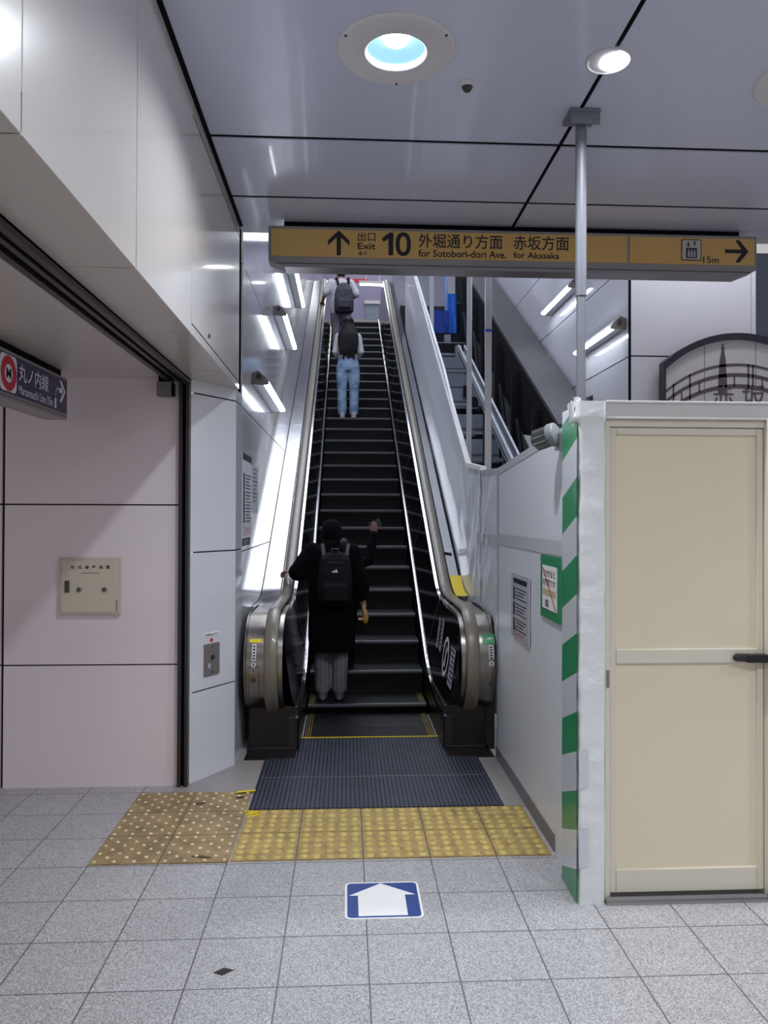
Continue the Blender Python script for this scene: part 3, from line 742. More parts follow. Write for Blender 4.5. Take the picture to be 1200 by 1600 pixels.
# escalator notice in plastic film
pl = lambda u, v: (HX - .0135, u, v)
t = thing('notice_sheet', 'tall grey notice in clear film on the white hoarding, left of the green-framed one', 'notice', (HX, 4.62, .95))
mb = MB(); mb.box(HX - .012, HX - .0055, 4.385, 4.865, .945, 1.345); mb.build('film_sleeve', paper_grey, t, bevel=.002)
mb = MB(); rect_into(mb, 4.44, 4.80, 1.285, 1.315, pl)
for k, z in enumerate((1.20, 1.105, 1.01)):
    rect_into(mb, 4.76, 4.80, z - .02, z + .06, pl)
    for q in range(4): rect_into(mb, 4.45 + .04*(q % 3), 4.74, z + .05 - .02*q, z + .056 - .02*q, pl)
mb.build('notice_print', ink, t)
mb = MB(); 
for yy in (4.58, 4.65, 4.52):
    mb = MB(); ring_into(mb, yy, .975, .010, .014, pl, 16, 1.6); mb.build('prohibition_mark', ink_red, t)
mb = MB(); ring_into(mb, 4.75, .985, .020, .024, pl, 20, 1.3); mb.build('round_mark', ink, t)
# green-framed warning
t = thing('warning_notice', 'white warning notice framed in green tape on the hoarding beside the striped corner', 'notice', (HX, 3.92, 1.17))
mb = MB(); mb.box(HX - .012, HX - .0065, 3.735, 4.125, 1.165, 1.492); mb.build('tape_frame', green_tape, t)
mb = MB(); mb.box(HX - .015, HX - .0115, 3.80, 4.075, 1.215, 1.44); mb.build('paper', white_vinyl, t)
pw = lambda u, v: (HX - .016, u, v)
mb = MB(); text_into(mb, 'りかかると', 0, .225, 1.382, 1.42, lambda u, v: pw(4.05 - u, v), .01); mb.build('lettering', ink, t); mb = MB(); text_into(mb, '大変危険です!', 0, .245, 1.335, 1.373, lambda u, v: pw(4.065 - u, v), .012)
for k in range(5): rect_into(mb, 3.95 + .014*k, 3.957 + .014*k, 1.225, 1.265, pw)
mb.build('lettering', ink, t)
mb = MB(); rect_into(mb, 3.815, 4.06, 1.285, 1.318, pw); mb.build('tinted_band', mat('tan_print', rgb(190, 176, 140), .5), t)
mb = MB(); poly_into(mb, [(4.065, 1.425), (4.058, 1.43), (3.80, 1.222), (3.808, 1.215)], lambda u, v: (HX - .017, u, v)); mb.build('slash_mark', ink_red, t)

# clamp floodlight on the hoarding edge
t = thing('work_lamp', 'grey finned work lamp clamped on top of the white hoarding', 'lamp', (1.0, 3.74, 2.03))
mb = MB()
a, b = Vector((.932, 3.78, 2.070)), Vector((1.022, 3.70, 2.102)); d = (b-a); dn = d.normalized()
sx_ = dn.cross(Vector((0, 0, 1))).normalized(); uz_ = sx_.cross(dn)
def ring_pts(c, r0, r1, n=36): return [c + (sx_*math.cos(2*PI*k/n) + uz_*math.sin(2*PI*k/n))*(r0 if k % 3 else r1) for k in range(n)]
mb = MB(); mb.loft([ring_pts(a, .030, .034), ring_pts(a + d*.06, .038, .054), ring_pts(a + d*.60, .038, .054), ring_pts(a + d*.64, .038, .040)]); mb.build('finned_body', mat('lamp_fins', rgb(104, 106, 108), .45), t)
mb = MB(); mb.tube([a + d*.62, a + d*.70, a + d*.94, a + d*1.02], [.048, .058, .056, .040], 22); mb.build('lamp_head', mat('lamp_grey', rgb(124, 130, 132), .4), t, smooth=True, angle=50)
mb = MB(); mb.tube([a + d*-.08, a], [.026, .032], 18); mb.build('end_cap', screw_m, t)
mb = MB(); mb.box(1.025, 1.0525, 3.68, 3.76, 2.02, 2.10); mb.build('clamp_bracket', alu, t)

# ------------------------------------------------------------------ cabin with sliding door
YC = 3.36
t = thing('site_cabin', 'cream steel site enclosure with a panelled sliding door beside the striped tape corner', 'enclosure', (1.6, YC, 0))
mb = MB(); mb.box(1.142, 2.7, YC - .01, YC + .06, 2.128, 2.208); mb.box(1.142, 2.7, YC - .018, YC - .01, 2.128, 2.138); mb.box(1.142, 2.7, YC - .018, YC - .008, 2.198, 2.21); mb.build('top_rail', mat('rail_white', rgb(206, 203, 200), .35), t, bevel=.003)
mb = MB(); mb.box(1.142, 1.868, YC + .0, YC + .06, 2.096, 2.128); mb.box(1.142, 1.166, YC, YC + .06, .0, 2.096); mb.box(1.868, 1.93, YC - .03, YC + .06, 0, 2.128); mb.box(1.93, 2.7, YC, YC + .04, 0, 2.128); mb.build('door_frame', cream_lt, t, bevel=.003)
mb = MB(); mb.box(2.66, 2.7, YC, 4.6, 0, 2.2); mb.box(1.10, 2.7, 4.6, 4.63, 0, 2.0); mb.build('rear_panel', cream, t)
mb = MB(); mb.box(1.142, 1.87, YC - .03, YC + .055, 0, .012); mb.box(1.142, 1.87, YC - .02, YC - .012, .012, .030); mb.box(1.142, 1.87, YC + .012, YC + .02, .012, .034); mb.build('bottom_track', alu, t)
d_ = MB(); d_.box(1.168, 1.866, YC + .022, YC + .042, .036, 2.094)
door = d_.build('sliding_door', cream, t)
mb = MB(); mb.box(1.168, 1.195, YC + .010, YC + .044, .036, 2.094); mb.box(1.838, 1.866, YC + .010, YC + .044, .036, 2.094)
mb.box(1.195, 1.838, YC + .010, YC + .044, .036, .138); mb.box(1.195, 1.838, YC + .008, YC + .044, 1.046, 1.110); mb.box(1.195, 1.838, YC + .010, YC + .044, 2.062, 2.094)
mb.build('door_rails', cream_lt, door, bevel=.004)
mb = MB(); mb.tube([(1.737, YC - .008, 1.073), (1.79, YC - .008, 1.071)], .018, 14, True); mb.box(1.775, 1.868, YC - .028, YC + .008, 1.052, 1.088); mb.build('latch_handle', mat('latch_black', rgb(26, 22, 26), .35), door, bevel=.003)
mb = MB(); mb.box(1.866, 1.874, YC - .03, YC + .005, 1.053, 1.087); mb.build('latch_end', ink_red, door)
mb = MB(); mb.box(1.148, 1.160, YC - .006, YC + .004, .945, 1.02); mb.build('strike_plate', plate_m, t)
# plastic-wrapped corner post with green and white tape on its side
def lump(p):
    n = .005 * noise.noise(Vector((p[0]*9, p[1]*9, p[2]*4))) + .003 * noise.noise(Vector((p[0]*30, p[1]*30, p[2]*16)))
    return (p[0] + n, p[1] + n, p[2])
mb = MB(); rr = []
for k in range(140):
    z = 2.205*k/139; q = .012 * (1 if k > 133 else 0)
    rr.append([(x, y, z) for x, y in rrect(1.022 - q, 1.142, YC - .015 - q, YC + .12, .018, 3)])
mb.loft(rr).xf(lump)
post = mb.build('wrapped_post', plastic_wrap, t, smooth=True, angle=60)
mb = MB(); mb.xf
for k in range(13):
    zc = .30 + .172*k*1.0; 
    mb.m = k % 2
    z0, z1 = -.02 + .172*k, -.02 + .172*(k+1)
    # slanting stripes across the side face
    ya, yb_ = 3.352, 3.59
    pts = [(ya, z0 + .0), (yb_, z0 - .09), (yb_, z1 - .09), (ya, z1)]
    pts = [(y, min(max(z, .002), 2.19)) for y, z in pts]
    if pts[2][1] - pts[1][1] < .001 and pts[3][1] - pts[0][1] < .001: continue
    n = 4
    mb.grid([[(1.0125 + (.002)*(pts[0][0] + (pts[1][0]-pts[0][0])*i/n - ya)/(yb_-ya) + .0015*noise.noise(Vector((i*.7, z*5, 0))), pts[0][0] + (pts[1][0]-pts[0][0])*i/n, z) for z in [(pts[0][1] + (pts[1][1]-pts[0][1])*i/n) + ((pts[3][1] + (pts[2][1]-pts[3][1])*i/n) - (pts[0][1] + (pts[1][1]-pts[0][1])*i/n))*j/5 for j in range(6)]] for i in range(n+1)])
    if k % 2 and k < 5: mb.add([(1.02, YC - .0235, z0 + .01), (1.062, YC - .0235, z0 + .02), (1.062, YC - .0235, z1 + .01), (1.02, YC - .0235, z1)], [(0,1,2,3)])
mb.build('striped_tape', [green_tape, white_tape], t, smooth=True, recalc=False)
mb = MB(); rows = []
for i in range(9):
    y = 3.36 + .026*i
    rows.append([(1.012 + .03*i/8 + .01*math.sin(i*2.1 + k), y, 2.10 + .015*k + .012*math.sin(i*1.7)) for k in range(9)])
mb.grid(rows); rows2 = [[(p[0] + .012, p[1], p[2]) for p in r] for r in rows]; mb.grid(rows2)
mb.build('loose_wrap', plastic_wrap, t, smooth=True, recalc=False)
mb = MB(); mb.box(1.016, 1.075, 3.47, 3.60, 0, 2.19); mb.build('side_post', white_film, t, bevel=.006)

# prop pole to the ceiling
t = thing('prop_pole', 'grey steel pole with square top plate standing up to the ceiling behind the cabin corner', 'pole', (1.148, 3.735, 0))
mb = MB(); mb.cyl((1.148, 3.735, .0), (1.148, 3.735, 2.80), .0225, 20); mb.build('lower_tube', pole_m, t, smooth=True)
mb = MB(); mb.cyl((1.148, 3.735, 2.78), (1.148, 3.735, 3.655), .0275, 20); mb.build('upper_tube', pole_m, t, smooth=True)
mb = MB(); mb.box(1.076, 1.222, 3.66, 3.81, 3.655, 3.672); mb.box(1.078, 1.22, 3.665, 3.675, 3.60, 3.655); mb.build('top_plate', pole_m, t)

# ------------------------------------------------------------------ hanging yellow sign
YS = 5.16
S0, S1, SZ0, SZ1 = -.525, 2.815, 3.398, 3.628
t = thing('direction_sign', 'long yellow overhead exit sign with black lettering and arrows', 'sign', (1.15, YS, SZ0))
mb = MB(); mb.box(S0, S1, YS, YS + .14, SZ0, SZ1); mb.build('sign_case', sign_frame, t, bevel=.006)
mb = MB(); mb.prism([(S0 + .0, SZ0), (S1, SZ0), (S1 - .11, SZ0 - .045), (S0 + .11, SZ0 - .045)], 'y', YS + .0, YS + .14)
mb.m = 1; mb.box(S0 + .05, S1 - .05, YS - .001, YS + .002, SZ0 - .022, SZ0 - .018); mb.build('bottom_channel', [sign_frame, joint_m], t)
mb = MB(); mb.box(S0 + .1, S1 - .1, YS + .05, YS + .09, SZ1 - .01, HC); mb.build('ceiling_bracket', joint_m, t)
XD = 1.912                                    # joint between the two faces
mb = MB(); mb.box(S0 + .02, XD - .008, YS - .004, YS + .01, SZ0 + .026, SZ1 - .022); mb.build('face_panel', sign_yellow, t)
mb = MB(); mb.box(XD + .012, S1 - .02, YS - .004, YS + .01, SZ0 + .026, SZ1 - .022); mb.build('face_panel', sign_yellow, t)
def sx(px): return S0 + (px - 420) / (1183 - 420) * (S1 - S0)
def sgn(u, v): return (u, YS - .006, v)
def sz(fr): return SZ0 + .026 + (SZ1 - SZ0 - .048) * fr      # 0 bottom of the face, 1 top
mb = MB()
ux, uw = sx(527), .072
poly_into(mb, [(ux - .014, sz(.06)), (ux + .014, sz(.06)), (ux + .014, sz(.72)), (ux + .072, sz(.42)), (ux + .072, sz(.60)), (ux, sz(.98)), (ux - .072, sz(.60)), (ux - .072, sz(.42)), (ux - .014, sz(.72))], sgn)
mb.build('arrow_symbol', ink, t)
mb = MB(); text_into(mb, '出口', sx(556), sx(583), sz(.60), sz(.94), sgn, .004); mb.build('lettering', ink, t)
mb = MB(); text_into(mb, 'Exit', sx(556), sx(583), sz(.30), sz(.54), sgn, .012); mb.build('lettering', ink, t)
mb = MB(); text_into(mb, '출구', sx(557), sx(570), sz(.08), sz(.22), sgn, .008); mb.build('lettering', ink, t)
mb = MB(); text_into(mb, '外堀通り方面', sx(649), sx(779), sz(.40), sz(.94), sgn, .008); mb.build('lettering', ink, t)
mb = MB(); text_into(mb, 'for Sotobori-dori Ave.', sx(649), sx(785), sz(.07), sz(.34), sgn, .012); mb.build('lettering', ink, t)
mb = MB(); text_into(mb, '赤坂方面', sx(796), sx(883), sz(.40), sz(.94), sgn, .008); mb.build('lettering', ink, t)
mb = MB(); text_into(mb, 'for Akasaka', sx(796), sx(868), sz(.09), sz(.33), sgn, .012); mb.build('lettering', ink, t)
mb = MB(); text_into(mb, '15m', sx(1096), sx(1121), sz(.06), sz(.30), sgn, .006); mb.build('lettering', ink, t)
mb = MB(); o0, oz0, oz1 = sx(592), sz(.10), sz(.94)
poly_into(mb, [(o0 + .048, oz0), (o0 + .080, oz0), (o0 + .080, oz1), (o0 + .054, oz1), (o0 + .002, oz1 - .042), (o0 + .014, oz1 - .064), (o0 + .048, oz1 - .042)], sgn)
mb.build('exit_number', ink, t)
mb = MB(); oc = (oz0 + oz1)/2; hh = (oz1 - oz0)/2 + .003
for k in range(40):
    q = []
    for rx, rz, tt in ((.024, hh - .026, k), (.051, hh, k), (.051, hh, k+1), (.024, hh - .026, k+1)):
        an = 2*PI*tt/40; c_, s_ = math.cos(an), math.sin(an)
        q.append((o0 + .147 + rx*math.copysign(abs(c_)**.85, c_), oc + rz*math.copysign(abs(s_)**.85, s_)))
    poly_into(mb, q, sgn)
mb.build('exit_number', ink, t)
mb = MB()
ax0, ax1 = sx(1131), sx(1169); am = sz(.52)
poly_into(mb, [(ax0, am - .013), (ax1 - .05, am - .013), (ax1 - .095, sz(.10)), (ax1 - .065, sz(.10)), (ax1, am), (ax1 - .065, sz(.94)), (ax1 - .095, sz(.94)), (ax1 - .05, am + .013), (ax0, am + .013)], sgn)
mb.build('arrow_symbol', ink, t)
e0, e1, f0, f1 = sx(1061), sx(1093), sz(.14), sz(.94)
mb = MB(); poly_into(mb, rrect(e0, e1, f0, f1, .01), sgn); tag(mb.build('lift_pictogram', ink, t), None)
sg2 = lambda u, v: (u, YS - .0075, v)
mb = MB(); poly_into(mb, rrect(e0 + .006, e1 - .006, f0 + .006, f1 - .006, .008), sg2); mb.build('pictogram_field', mat('picto_grey', rgb(190, 186, 180), .5), t)
sg3 = lambda u, v: (u, YS - .009, v)
mb = MB(); em = (e0+e1)/2
rect_into(mb, em - .038, em + .038, f0 + .015, f0 + .085, sg3)
for dx, up in ((-.022, -1), (.022, 1)):
    poly_into(mb, [(em + dx - .004, f0 + .10), (em + dx + .004, f0 + .10), (em + dx + .004, f1 - .02), (em + dx - .004, f1 - .02)], sg3)
    zt_ = f1 - .012 if up > 0 else f0 + .094
    poly_into(mb, [(em + dx - .02, zt_ - up*.02), (em + dx, zt_), (em + dx + .02, zt_ - up*.02), (em + dx, zt_ - up*.008)], sg3)
mb.build('pictogram_mark', ink, t)
mb = MB()
sg4 = lambda u, v: (u, YS - .0105, v)
for k in (-1, 0, 1):
    disc_into(mb, em + k*.020, f0 + .068, .006, sg4, 12); rect_into(mb, em + k*.020 - .007, em + k*.020 + .007, f0 + .022, f0 + .060, sg4)
mb.build('pictogram_figures', paper_grey, t)

# ------------------------------------------------------------------ navy line sign on the left
XN = -1.666
NY0, NY1, NZ0, NZ1 = 3.70, 4.70, 2.262, 2.508
t = thing('line_sign', 'dark blue hanging sign with a red ring and white arrow under the low ceiling', 'sign', (XN - .06, 4.2, NZ0))
mb = MB(); mb.box(XN - .13, XN, NY0, NY1, NZ0, NZ1); mb.m = 1; mb.box(XN - .12, XN + .001, NY0, NY1 - .004, NZ0 + .018, NZ0 + .021); mb.build('sign_case', [sign_frame, joint_m], t, bevel=.003)
mb = MB(); mb.box(XN - .11, XN - .03, NY0 + .02, NY1 - .02, NZ1, HS - .002); mb.build('ceiling_bracket', joint_m, t)
mb = MB(); mb.box(XN - .01, XN + .002, NY0 + .01, NY1 - .012, NZ0 + .034, NZ1 - .016); mb.build('face_panel', navy, t)
nv = lambda u, v: (XN + .004, u, v)
nv2 = lambda u, v: (XN + .006, u, v)
mb = MB(); poly_into(mb, rrect(3.795, 3.985, NZ0 + .042, NZ1 - .024, .03), nv); mb.build('line_badge', ink_white, t)
mb = MB(); ring_into(mb, 3.890, 2.393, .046, .087, nv2, 40, 1.0, 1.0); mb.build('badge_ring', ink_red, t)
mb = MB(); text_into(mb, 'M', 3.862, 3.918, 2.368, 2.418, nv2, .02); mb.build('badge_letter', ink, t)
mb = MB(); text_into(mb, '丸ノ内線', 4.01, 4.40, 2.378, 2.470, nv, .006); mb.build('lettering', ink_white, t)
mb = MB(); text_into(mb, 'Marunouchi Line 35m', 4.01, 4.47, 2.312, 2.358, nv, .006); mb.build('lettering', ink_white, t)
mb = MB()
ar = [(4.505, 2.312), (4.505, 2.375)] + [(4.555 - .05*math.cos(a), 2.375 + .045*math.sin(a)) for a in (.4, .8, 1.2, 1.57)] + [(4.625, 2.420)]
for (a, b), (c, d) in zip(ar[:-1], ar[1:]):
    q = Vector((c-a, d-b)).normalized(); n = Vector((-q.y, q.x))*.014; q = q*.006
    poly_into(mb, [(a+n.x-q.x, b+n.y-q.y), (a-n.x-q.x, b-n.y-q.y), (c-n.x+q.x, d-n.y+q.y), (c+n.x+q.x, d+n.y+q.y)], nv)
poly_into(mb, [(4.565, 2.478), (4.60, 2.478), (4.658, 2.420), (4.60, 2.352), (4.565, 2.352), (4.62, 2.420)], nv)
mb.build('arrow_symbol', ink_white, t)

# ------------------------------------------------------------------ wall box and stop button
t = thing('control_box', 'square cream metal control box with two keyholes on the pinkish wall panel', 'box', (-1.59, YB, 1.076))
mb = MB(); mb.box(-1.780, -1.403, YB - .022, YB - .0005, 1.076, 1.428); mb.build('box_frame', box_m, t, bevel=.004)
mb = MB(); mb.box(-1.766, -1.420, YB - .027, YB - .018, 1.090, 1.414)
bd = mb.build('box_door', mat('box_door_cream', rgb(202, 192, 174), .38), t, bevel=.003)
pb_ = lambda u, v: (u, YB - .0285, v)
mb = MB()
for k, ch in enumerate('防煙垂壁装置'): text_into(mb, ch, -1.705 + .0425*k, -1.680 + .0425*k, 1.362, 1.382, pb_, .012)
for k in range(14): rect_into(mb, -1.642 + .008*k, -1.637 + .008*k, 1.333, 1.337, pb_)
mb.build('lettering', ink, bd)
mb = MB(); mb.box(-1.742, -1.714, YB - .034, YB - .026, 1.215, 1.288); mb.box(-1.738, -1.718, YB - .040, YB - .03, 1.235, 1.27); mb.build('flush_handle', mat('handle_brown', rgb(86, 76, 68), .4, .5), bd, bevel=.002)
for xx in (-1.655, -1.500):
    mb = MB(); mb.lathe((0, 0, 0), [(.0005, .006), (.009, .006), (.0165, .003), (.0165, 0)], 20, True).xf(lambda p, xx=xx: (xx + p[0], YB - .028 - p[2], 1.233 + p[1])); mb.build('keyhole', plate_m, bd)
    mb = MB(); mb.lathe((0, 0, 0), [(.0005, .0075), (.008, .0075), (.0085, .003)], 16, True).xf(lambda p, xx=xx: (xx + p[0], YB - .028 - p[2], 1.233 + p[1])); mb.build('keyhole', screw_m, bd)
mb = MB(); mb.box(-1.4275, -1.4215, YB - .030, YB - .026, 1.10, 1.17); mb.build('hinge', plate_m, bd)
# column face frame for the stop button: along the splay
cd = (p1 - p0).normalized(); cn = Vector((cd.y, -cd.x, 0))
def colp(u, v, d=.002): q = p0 + cd*u + cn*d; return (q.x, q.y, v)
t = thing('stop_button', 'small steel push-button plate with white label on the splayed white column', 'button', tuple(p0 + cd*.20) [:2] + (.69,))
def colbox(mb, u0, u1, z0, z1, d): 
    vs = [colp(u0, z0, 0), colp(u1, z0, 0), colp(u1, z1, 0), colp(u0, z1, 0), colp(u0, z0, d), colp(u1, z0, d), colp(u1, z1, d), colp(u0, z1, d)]
    return mb.add(vs, [(0,1,2,3),(7,6,5,4),(0,4,5,1),(1,5,6,2),(2,6,7,3),(3,7,4,0)])
mb = MB(); colbox(mb, .125, .268, .655, .862, .010); mb.build('button_plate', plate_m, t, bevel=.003)
for z in (.842, .676):
    mb = MB(); q = Vector(colp(.198, z, .010)); mb.cyl(q, q + cn*.003, .006, 12); mb.build('screw', chrome, t)
mb = MB(); q = Vector(colp(.198, .772, .008)); mb.cyl(q, q + cn*.008, .016, 20); mb.build('push_button', screw_m, t)
mb = MB(); colbox(mb, .155, .178, .705, .735, .0125); mb.build('plate_print', paper_grey, t)
mb = MB(); colbox(mb, .13, .28, .906, .932, .003); mb.build('label', white_vinyl, t)
mb = MB(); text_into(mb, '非常停止ボタン', .137, .273, .911, .927, lambda u, v: colp(u, v, .0045), .01); mb.build('lettering', ink, t)
mb = MB(); poly_into(mb, [(.185, .893), (.209, .893), (.209, .882), (.218, .882), (.197, .868), (.176, .882), (.185, .882)], lambda u, v: colp(u, v, .003)); mb.build('arrow_mark', ink_red, t)

# posters on the left wall of the well
pxl = lambda u, v, d=.004: (XL + d, u, v)
t = thing('notice_poster', 'grey escalator safety poster with dark heading on the left wall above the handrail', 'poster', (XL, 5.85, 1.53))
mb = MB(); mb.box(XL, XL + .003, 5.575, 6.10, 1.535, 2.150); mb.build('paper', paper, t)
mb = MB(); rect_into(mb, 5.575, 6.10, 2.10, 2.150, pxl)
for z in (1.93, 1.805, 1.685):
    rect_into(mb, 5.62, 5.69, z - .045, z + .075, pxl)
    for q in range(5): rect_into(mb, 5.74, 6.06 - .05*(q % 3), z + .06 - .024*q, z + .068 - .024*q, pxl)
mb.build('poster_print', ink, t)
mb = MB(); ring_into(mb, 5.66, 1.585, .030, .036, pxl, 20, 1.3); mb.build('round_mark', ink, t)
mb = MB()
for k in range(3):
    mb = MB(); ring_into(mb, 5.79 + .09*k, 1.578, .022, .028, pxl, 16, 1.1); mb.build('prohibition_mark', ink_red, t)
t = thing('notice_label', 'small black label on the left wall just below the safety poster', 'label', (XL, 5.8, 1.46))
mb = MB(); mb.box(XL, XL + .003, 5.60, 6.02, 1.474, 1.528); mb.build('label_plate', ink, t)
mb = MB()
for k in range(3): rect_into(mb, 5.64, 5.80 + .04*k, 1.482 + .014*k, 1.487 + .014*k, pxl)
mb.build('label_print', paper_grey, t)
t = thing('notice_poster', 'narrow faded poster on the left wall immediately behind the safety poster', 'poster', (XL, 6.35, 1.7))
mb = MB(); mb.box(XL, XL + .003, 6.16, 6.55, 1.72, 2.10); mb.build('paper', mat('paper_faded', rgb(190, 190, 198), .5), t)
mb = MB()
for k in range(9): rect_into(mb, 6.19, 6.50 - .06*(k % 3), 2.06 - .032*k, 2.072 - .032*k, pxl)
mb.build('poster_print', mat('ink_grey', rgb(96, 96, 108), .5), t)

t = thing('notice_poster', 'little notice with dark lower half on the right wall, peeking out beside the grey pole', 'poster', (XR, 7.5, 2.8))
mb = MB(); mb.box(XR - .004, XR, 7.36, 7.66, 2.74, 3.02); mb.build('paper', paper, t)
mb = MB(); rect_into(mb, 7.40, 7.62, 2.75, 2.88, lambda u, v: (XR - .006, u, v)); mb.build('poster_print', ink, t)
mb = MB(); mb.cyl((-.7335, 4.15, 2.652), (-.728, 4.15, 2.652), .012, 16); tag(mb.build('hatch_lock', screw_m), 'tiny dark round lock low on the end of the white beam', 'lock')

# ------------------------------------------------------------------ slim LED wall lamps
def wall_lamp(x, sgn_, y0, y1, z, label, group):
    t = thing('wall_lamp', label, 'wall lamp', (x, (y0+y1)/2, z), group)
    prof = [(.0, .085), (.05, .105), (.105, .055), (.132, .012), (.132, .002), (.088, -.004), (.0, .0)]
    mb = MB(); mb.prism([(x + sgn_*d, z + h) for d, h in prof], 'y', y0, y1); mb.build('lamp_body', mat_lamp, t, bevel=.003)
    for yy, d in ((y0, -1), (y1, 1)):
        mb = MB(); mb.prism([(x + sgn_*dd*1.03, z + h*1.05 - .002) for dd, h in prof], 'y', *sorted((yy, yy + d*.012))); mb.build('end_cap', grey_paint, t, bevel=.002)
    mb = MB(); mb.cyl((x + sgn_*.055, y0 - .012, z + .06), (x + sgn_*.055, y0 - .03, z + .06), .02, 14); mb.build('end_knob', screw_m, t)
    mb = MB(); n = 14; L_ = (y1-y0-.04)/n
    for k in range(n):
        a = y0 + .02 + L_*k + .006; b = a + L_ - .012
        mb.prism([(x + sgn_*.094, z - .0045), (x + sgn_*.128, z + .0005), (x + sgn_*.134, z + .004), (x + sgn_*.134, z + .022), (x + sgn_*.130, z + .022), (x + sgn_*.094, z - .002)], 'y', a, b)
    mb.build('led_strip', led, t)
    return t
mat_lamp = mat('lamp_body', rgb(150, 152, 158), .35, .4)
gl = 'slim lamps on the left wall of the well'; gr = 'slim lamps on the right wall of the well'
A = wall_lamp(XL, 1, 6.10, 7.72, 2.725, 'slim white wall lamp on the left wall, lowest and nearest of three', gl)
dup(A, (0, 1.75, .995), 'slim white wall lamp on the left wall, middle one of three')
dup(A, (0, 3.55, 1.99), 'slim white wall lamp on the left wall, highest one, just under the yellow sign')
Bq = wall_lamp(XR, -1, 6.47 + .06, 7.65, 3.315, 'slim white wall lamp on the right wall, lower one partly behind the grey pole', gr)
dup(Bq, (0, 1.28, .735), 'slim white wall lamp on the right wall, upper one under the yellow sign')
mb = MB(); mb.box(XR - .02, XR, 7.5, 7.72, 2.79, 2.86); tag(mb.build('wall_hook', alu), 'tiny metal bracket on the right wall just left of the grey pole', 'bracket')
t = thing('notice_poster', 'small dark-headed notice high on the right wall beyond the metal posts', 'poster', (XR, 9.3, 3.2))
mb = MB(); mb.box(XR - .004, XR, 9.05, 9.55, 3.22, 3.62); mb.build('paper', paper, t)
mb = MB(); rect_into(mb, 9.10, 9.50, 3.42, 3.60, lambda u, v: (XR - .006, u, v)); mb.build('poster_print', ink, t)

# ------------------------------------------------------------------ ceiling fittings
def lamp_light(loc, power, r, spread=150, color=(.90, .95, 1.0)):
    d = bpy.data.lights.new('downlight_glow', 'AREA'); d.shape = 'DISK'; d.size = r*2; d.energy = power; d.color = color; d.spread = math.radians(spread)
    o = bpy.data.objects.new('downlight_glow', d); COL.objects.link(o); o.location = loc
    return o
def downlight(x, y, label, power=LAMP_W):
    t = thing('downlight', label, 'ceiling light', (x, y, HC), 'large round ceiling downlights')
    mb = MB(); mb.lathe((x, y, HC), [(.127, -.012), (.135, -.018), (.24, -.014), (.25, -.004), (.25, .0), (.127, .0), (.127, -.012)], 56); rg = mb.build('trim_ring', ring_m, t, smooth=True)
    for a in (.2, 2.3, 4.4):
        mb = MB(); mb.cyl((x + .237*math.cos(a + 1.3), y + .237*math.sin(a + 1.3), HC - .017), (x + .237*math.cos(a + 1.3), y + .237*math.sin(a + 1.3), HC - .008), .006, 10); mb.build('screw', screw_m, rg)
    mb = MB(); mb.lathe((x, y, HC), [(.127, -.012), (.122, .02), (.100, .055), (.060, .075)], 48); mb.build('reflector', reflector_blue, t, smooth=True)
    mb = MB(); mb.lathe((x, y, HC), [(.060, .075), (.056, .052), (.040, .043), (.001, .040)], 32); mb.build('bulb', lamp_glow, t, smooth=True)
    lg = lamp_light((x, y, HC), power, .05); lg.parent = t; lg.location = (0, 0, .035)
    lg.visible_camera = True
    return t
L1 = downlight(.203, 3.25, 'large round white ceiling downlight glowing blue at its centre, above the escalator approach')
L2 = downlight(2.095, 3.36, 'large round white ceiling downlight cut off by the right edge of the photo')
# the same lamps go on along the hall behind the viewer
for x, y in LAMPS[2:]: dup(L1, (x - .203, y - 3.25, 0), 'round white ceiling downlight further back in the hall')
t = thing('spotlight', 'small round recessed spotlight across the dark ceiling joint', 'ceiling light', (1.128, 3.274, HC))
mb = MB(); mb.lathe((1.128, 3.274, HC), [(.083, -.004), (.09, -.010), (.098, -.006), (.098, 0), (.083, 0), (.083, -.004)], 40); mb.build('trim_ring', ring_m, t, smooth=True)
mb = MB(); mb.lathe((1.128, 3.274, HC), [(.083, -.006), (.001, -.003)], 32); mb.build('glass_cover', ring_m, t, smooth=True)
mb = MB(); mb.ell((1.150, 3.274, HC - .006), (.060, .072, .010)); mb.build('bulb', lamp_glow, t, smooth=True)
lg = lamp_light((0, 0, 0), LAMP_W*.4, .045); lg.parent = t; lg.location = (.02, 0, -.03)
t = thing('dome_camera', 'tiny dark dome sensor on the ceiling right of the large downlight', 'sensor', (.544, 3.486, HC))
mb = MB(); mb.lathe((.544, 3.486, HC), [(.001, -.02), (.030, -.018), (.036, -.008), (.036, 0)], 28); mb.build('base', ring_m, t, smooth=True)
mb = MB(); mb.lathe((.544, 3.486, HC), [(.001, -.042), (.014, -.038), (.022, -.026), (.026, -.016)], 24); mb.build('dome', screw_m, t, smooth=True)

# ------------------------------------------------------------------ stripped second escalator
t = thing('escalator_truss', 'stripped steel truss of a dismantled escalator beyond the white hoarding', 'truss', (1.6, 7.0, 0))
for k, y in enumerate((8.10, 8.782, 9.452, 10.273, 10.762, 11.463, 12.146, 12.649, 13.3)):
    mb = MB(); z = inc(y, 1.0); mb.box(1.095, 1.97, y, y + .05, z - .02, z + .02); mb.build('crossbar', beam_m, t)
    if k < 6:
        mb = MB(); z1 = inc(y, 1.0); mb.box(1.10, 1.80, y + .26, y + .28, z1 - .02, z1 + .26); mb.box(1.10, 1.80, y + .24, y + .26, z1 + .08, z1 + .105); mb.build('riser_plate', plate_blue, t)
    else:
        mb = MB(); mb.box(1.10, 1.95, y + .2, y + .22, z - .2, z + .22); mb.build('dark_plate', truss_m, t)
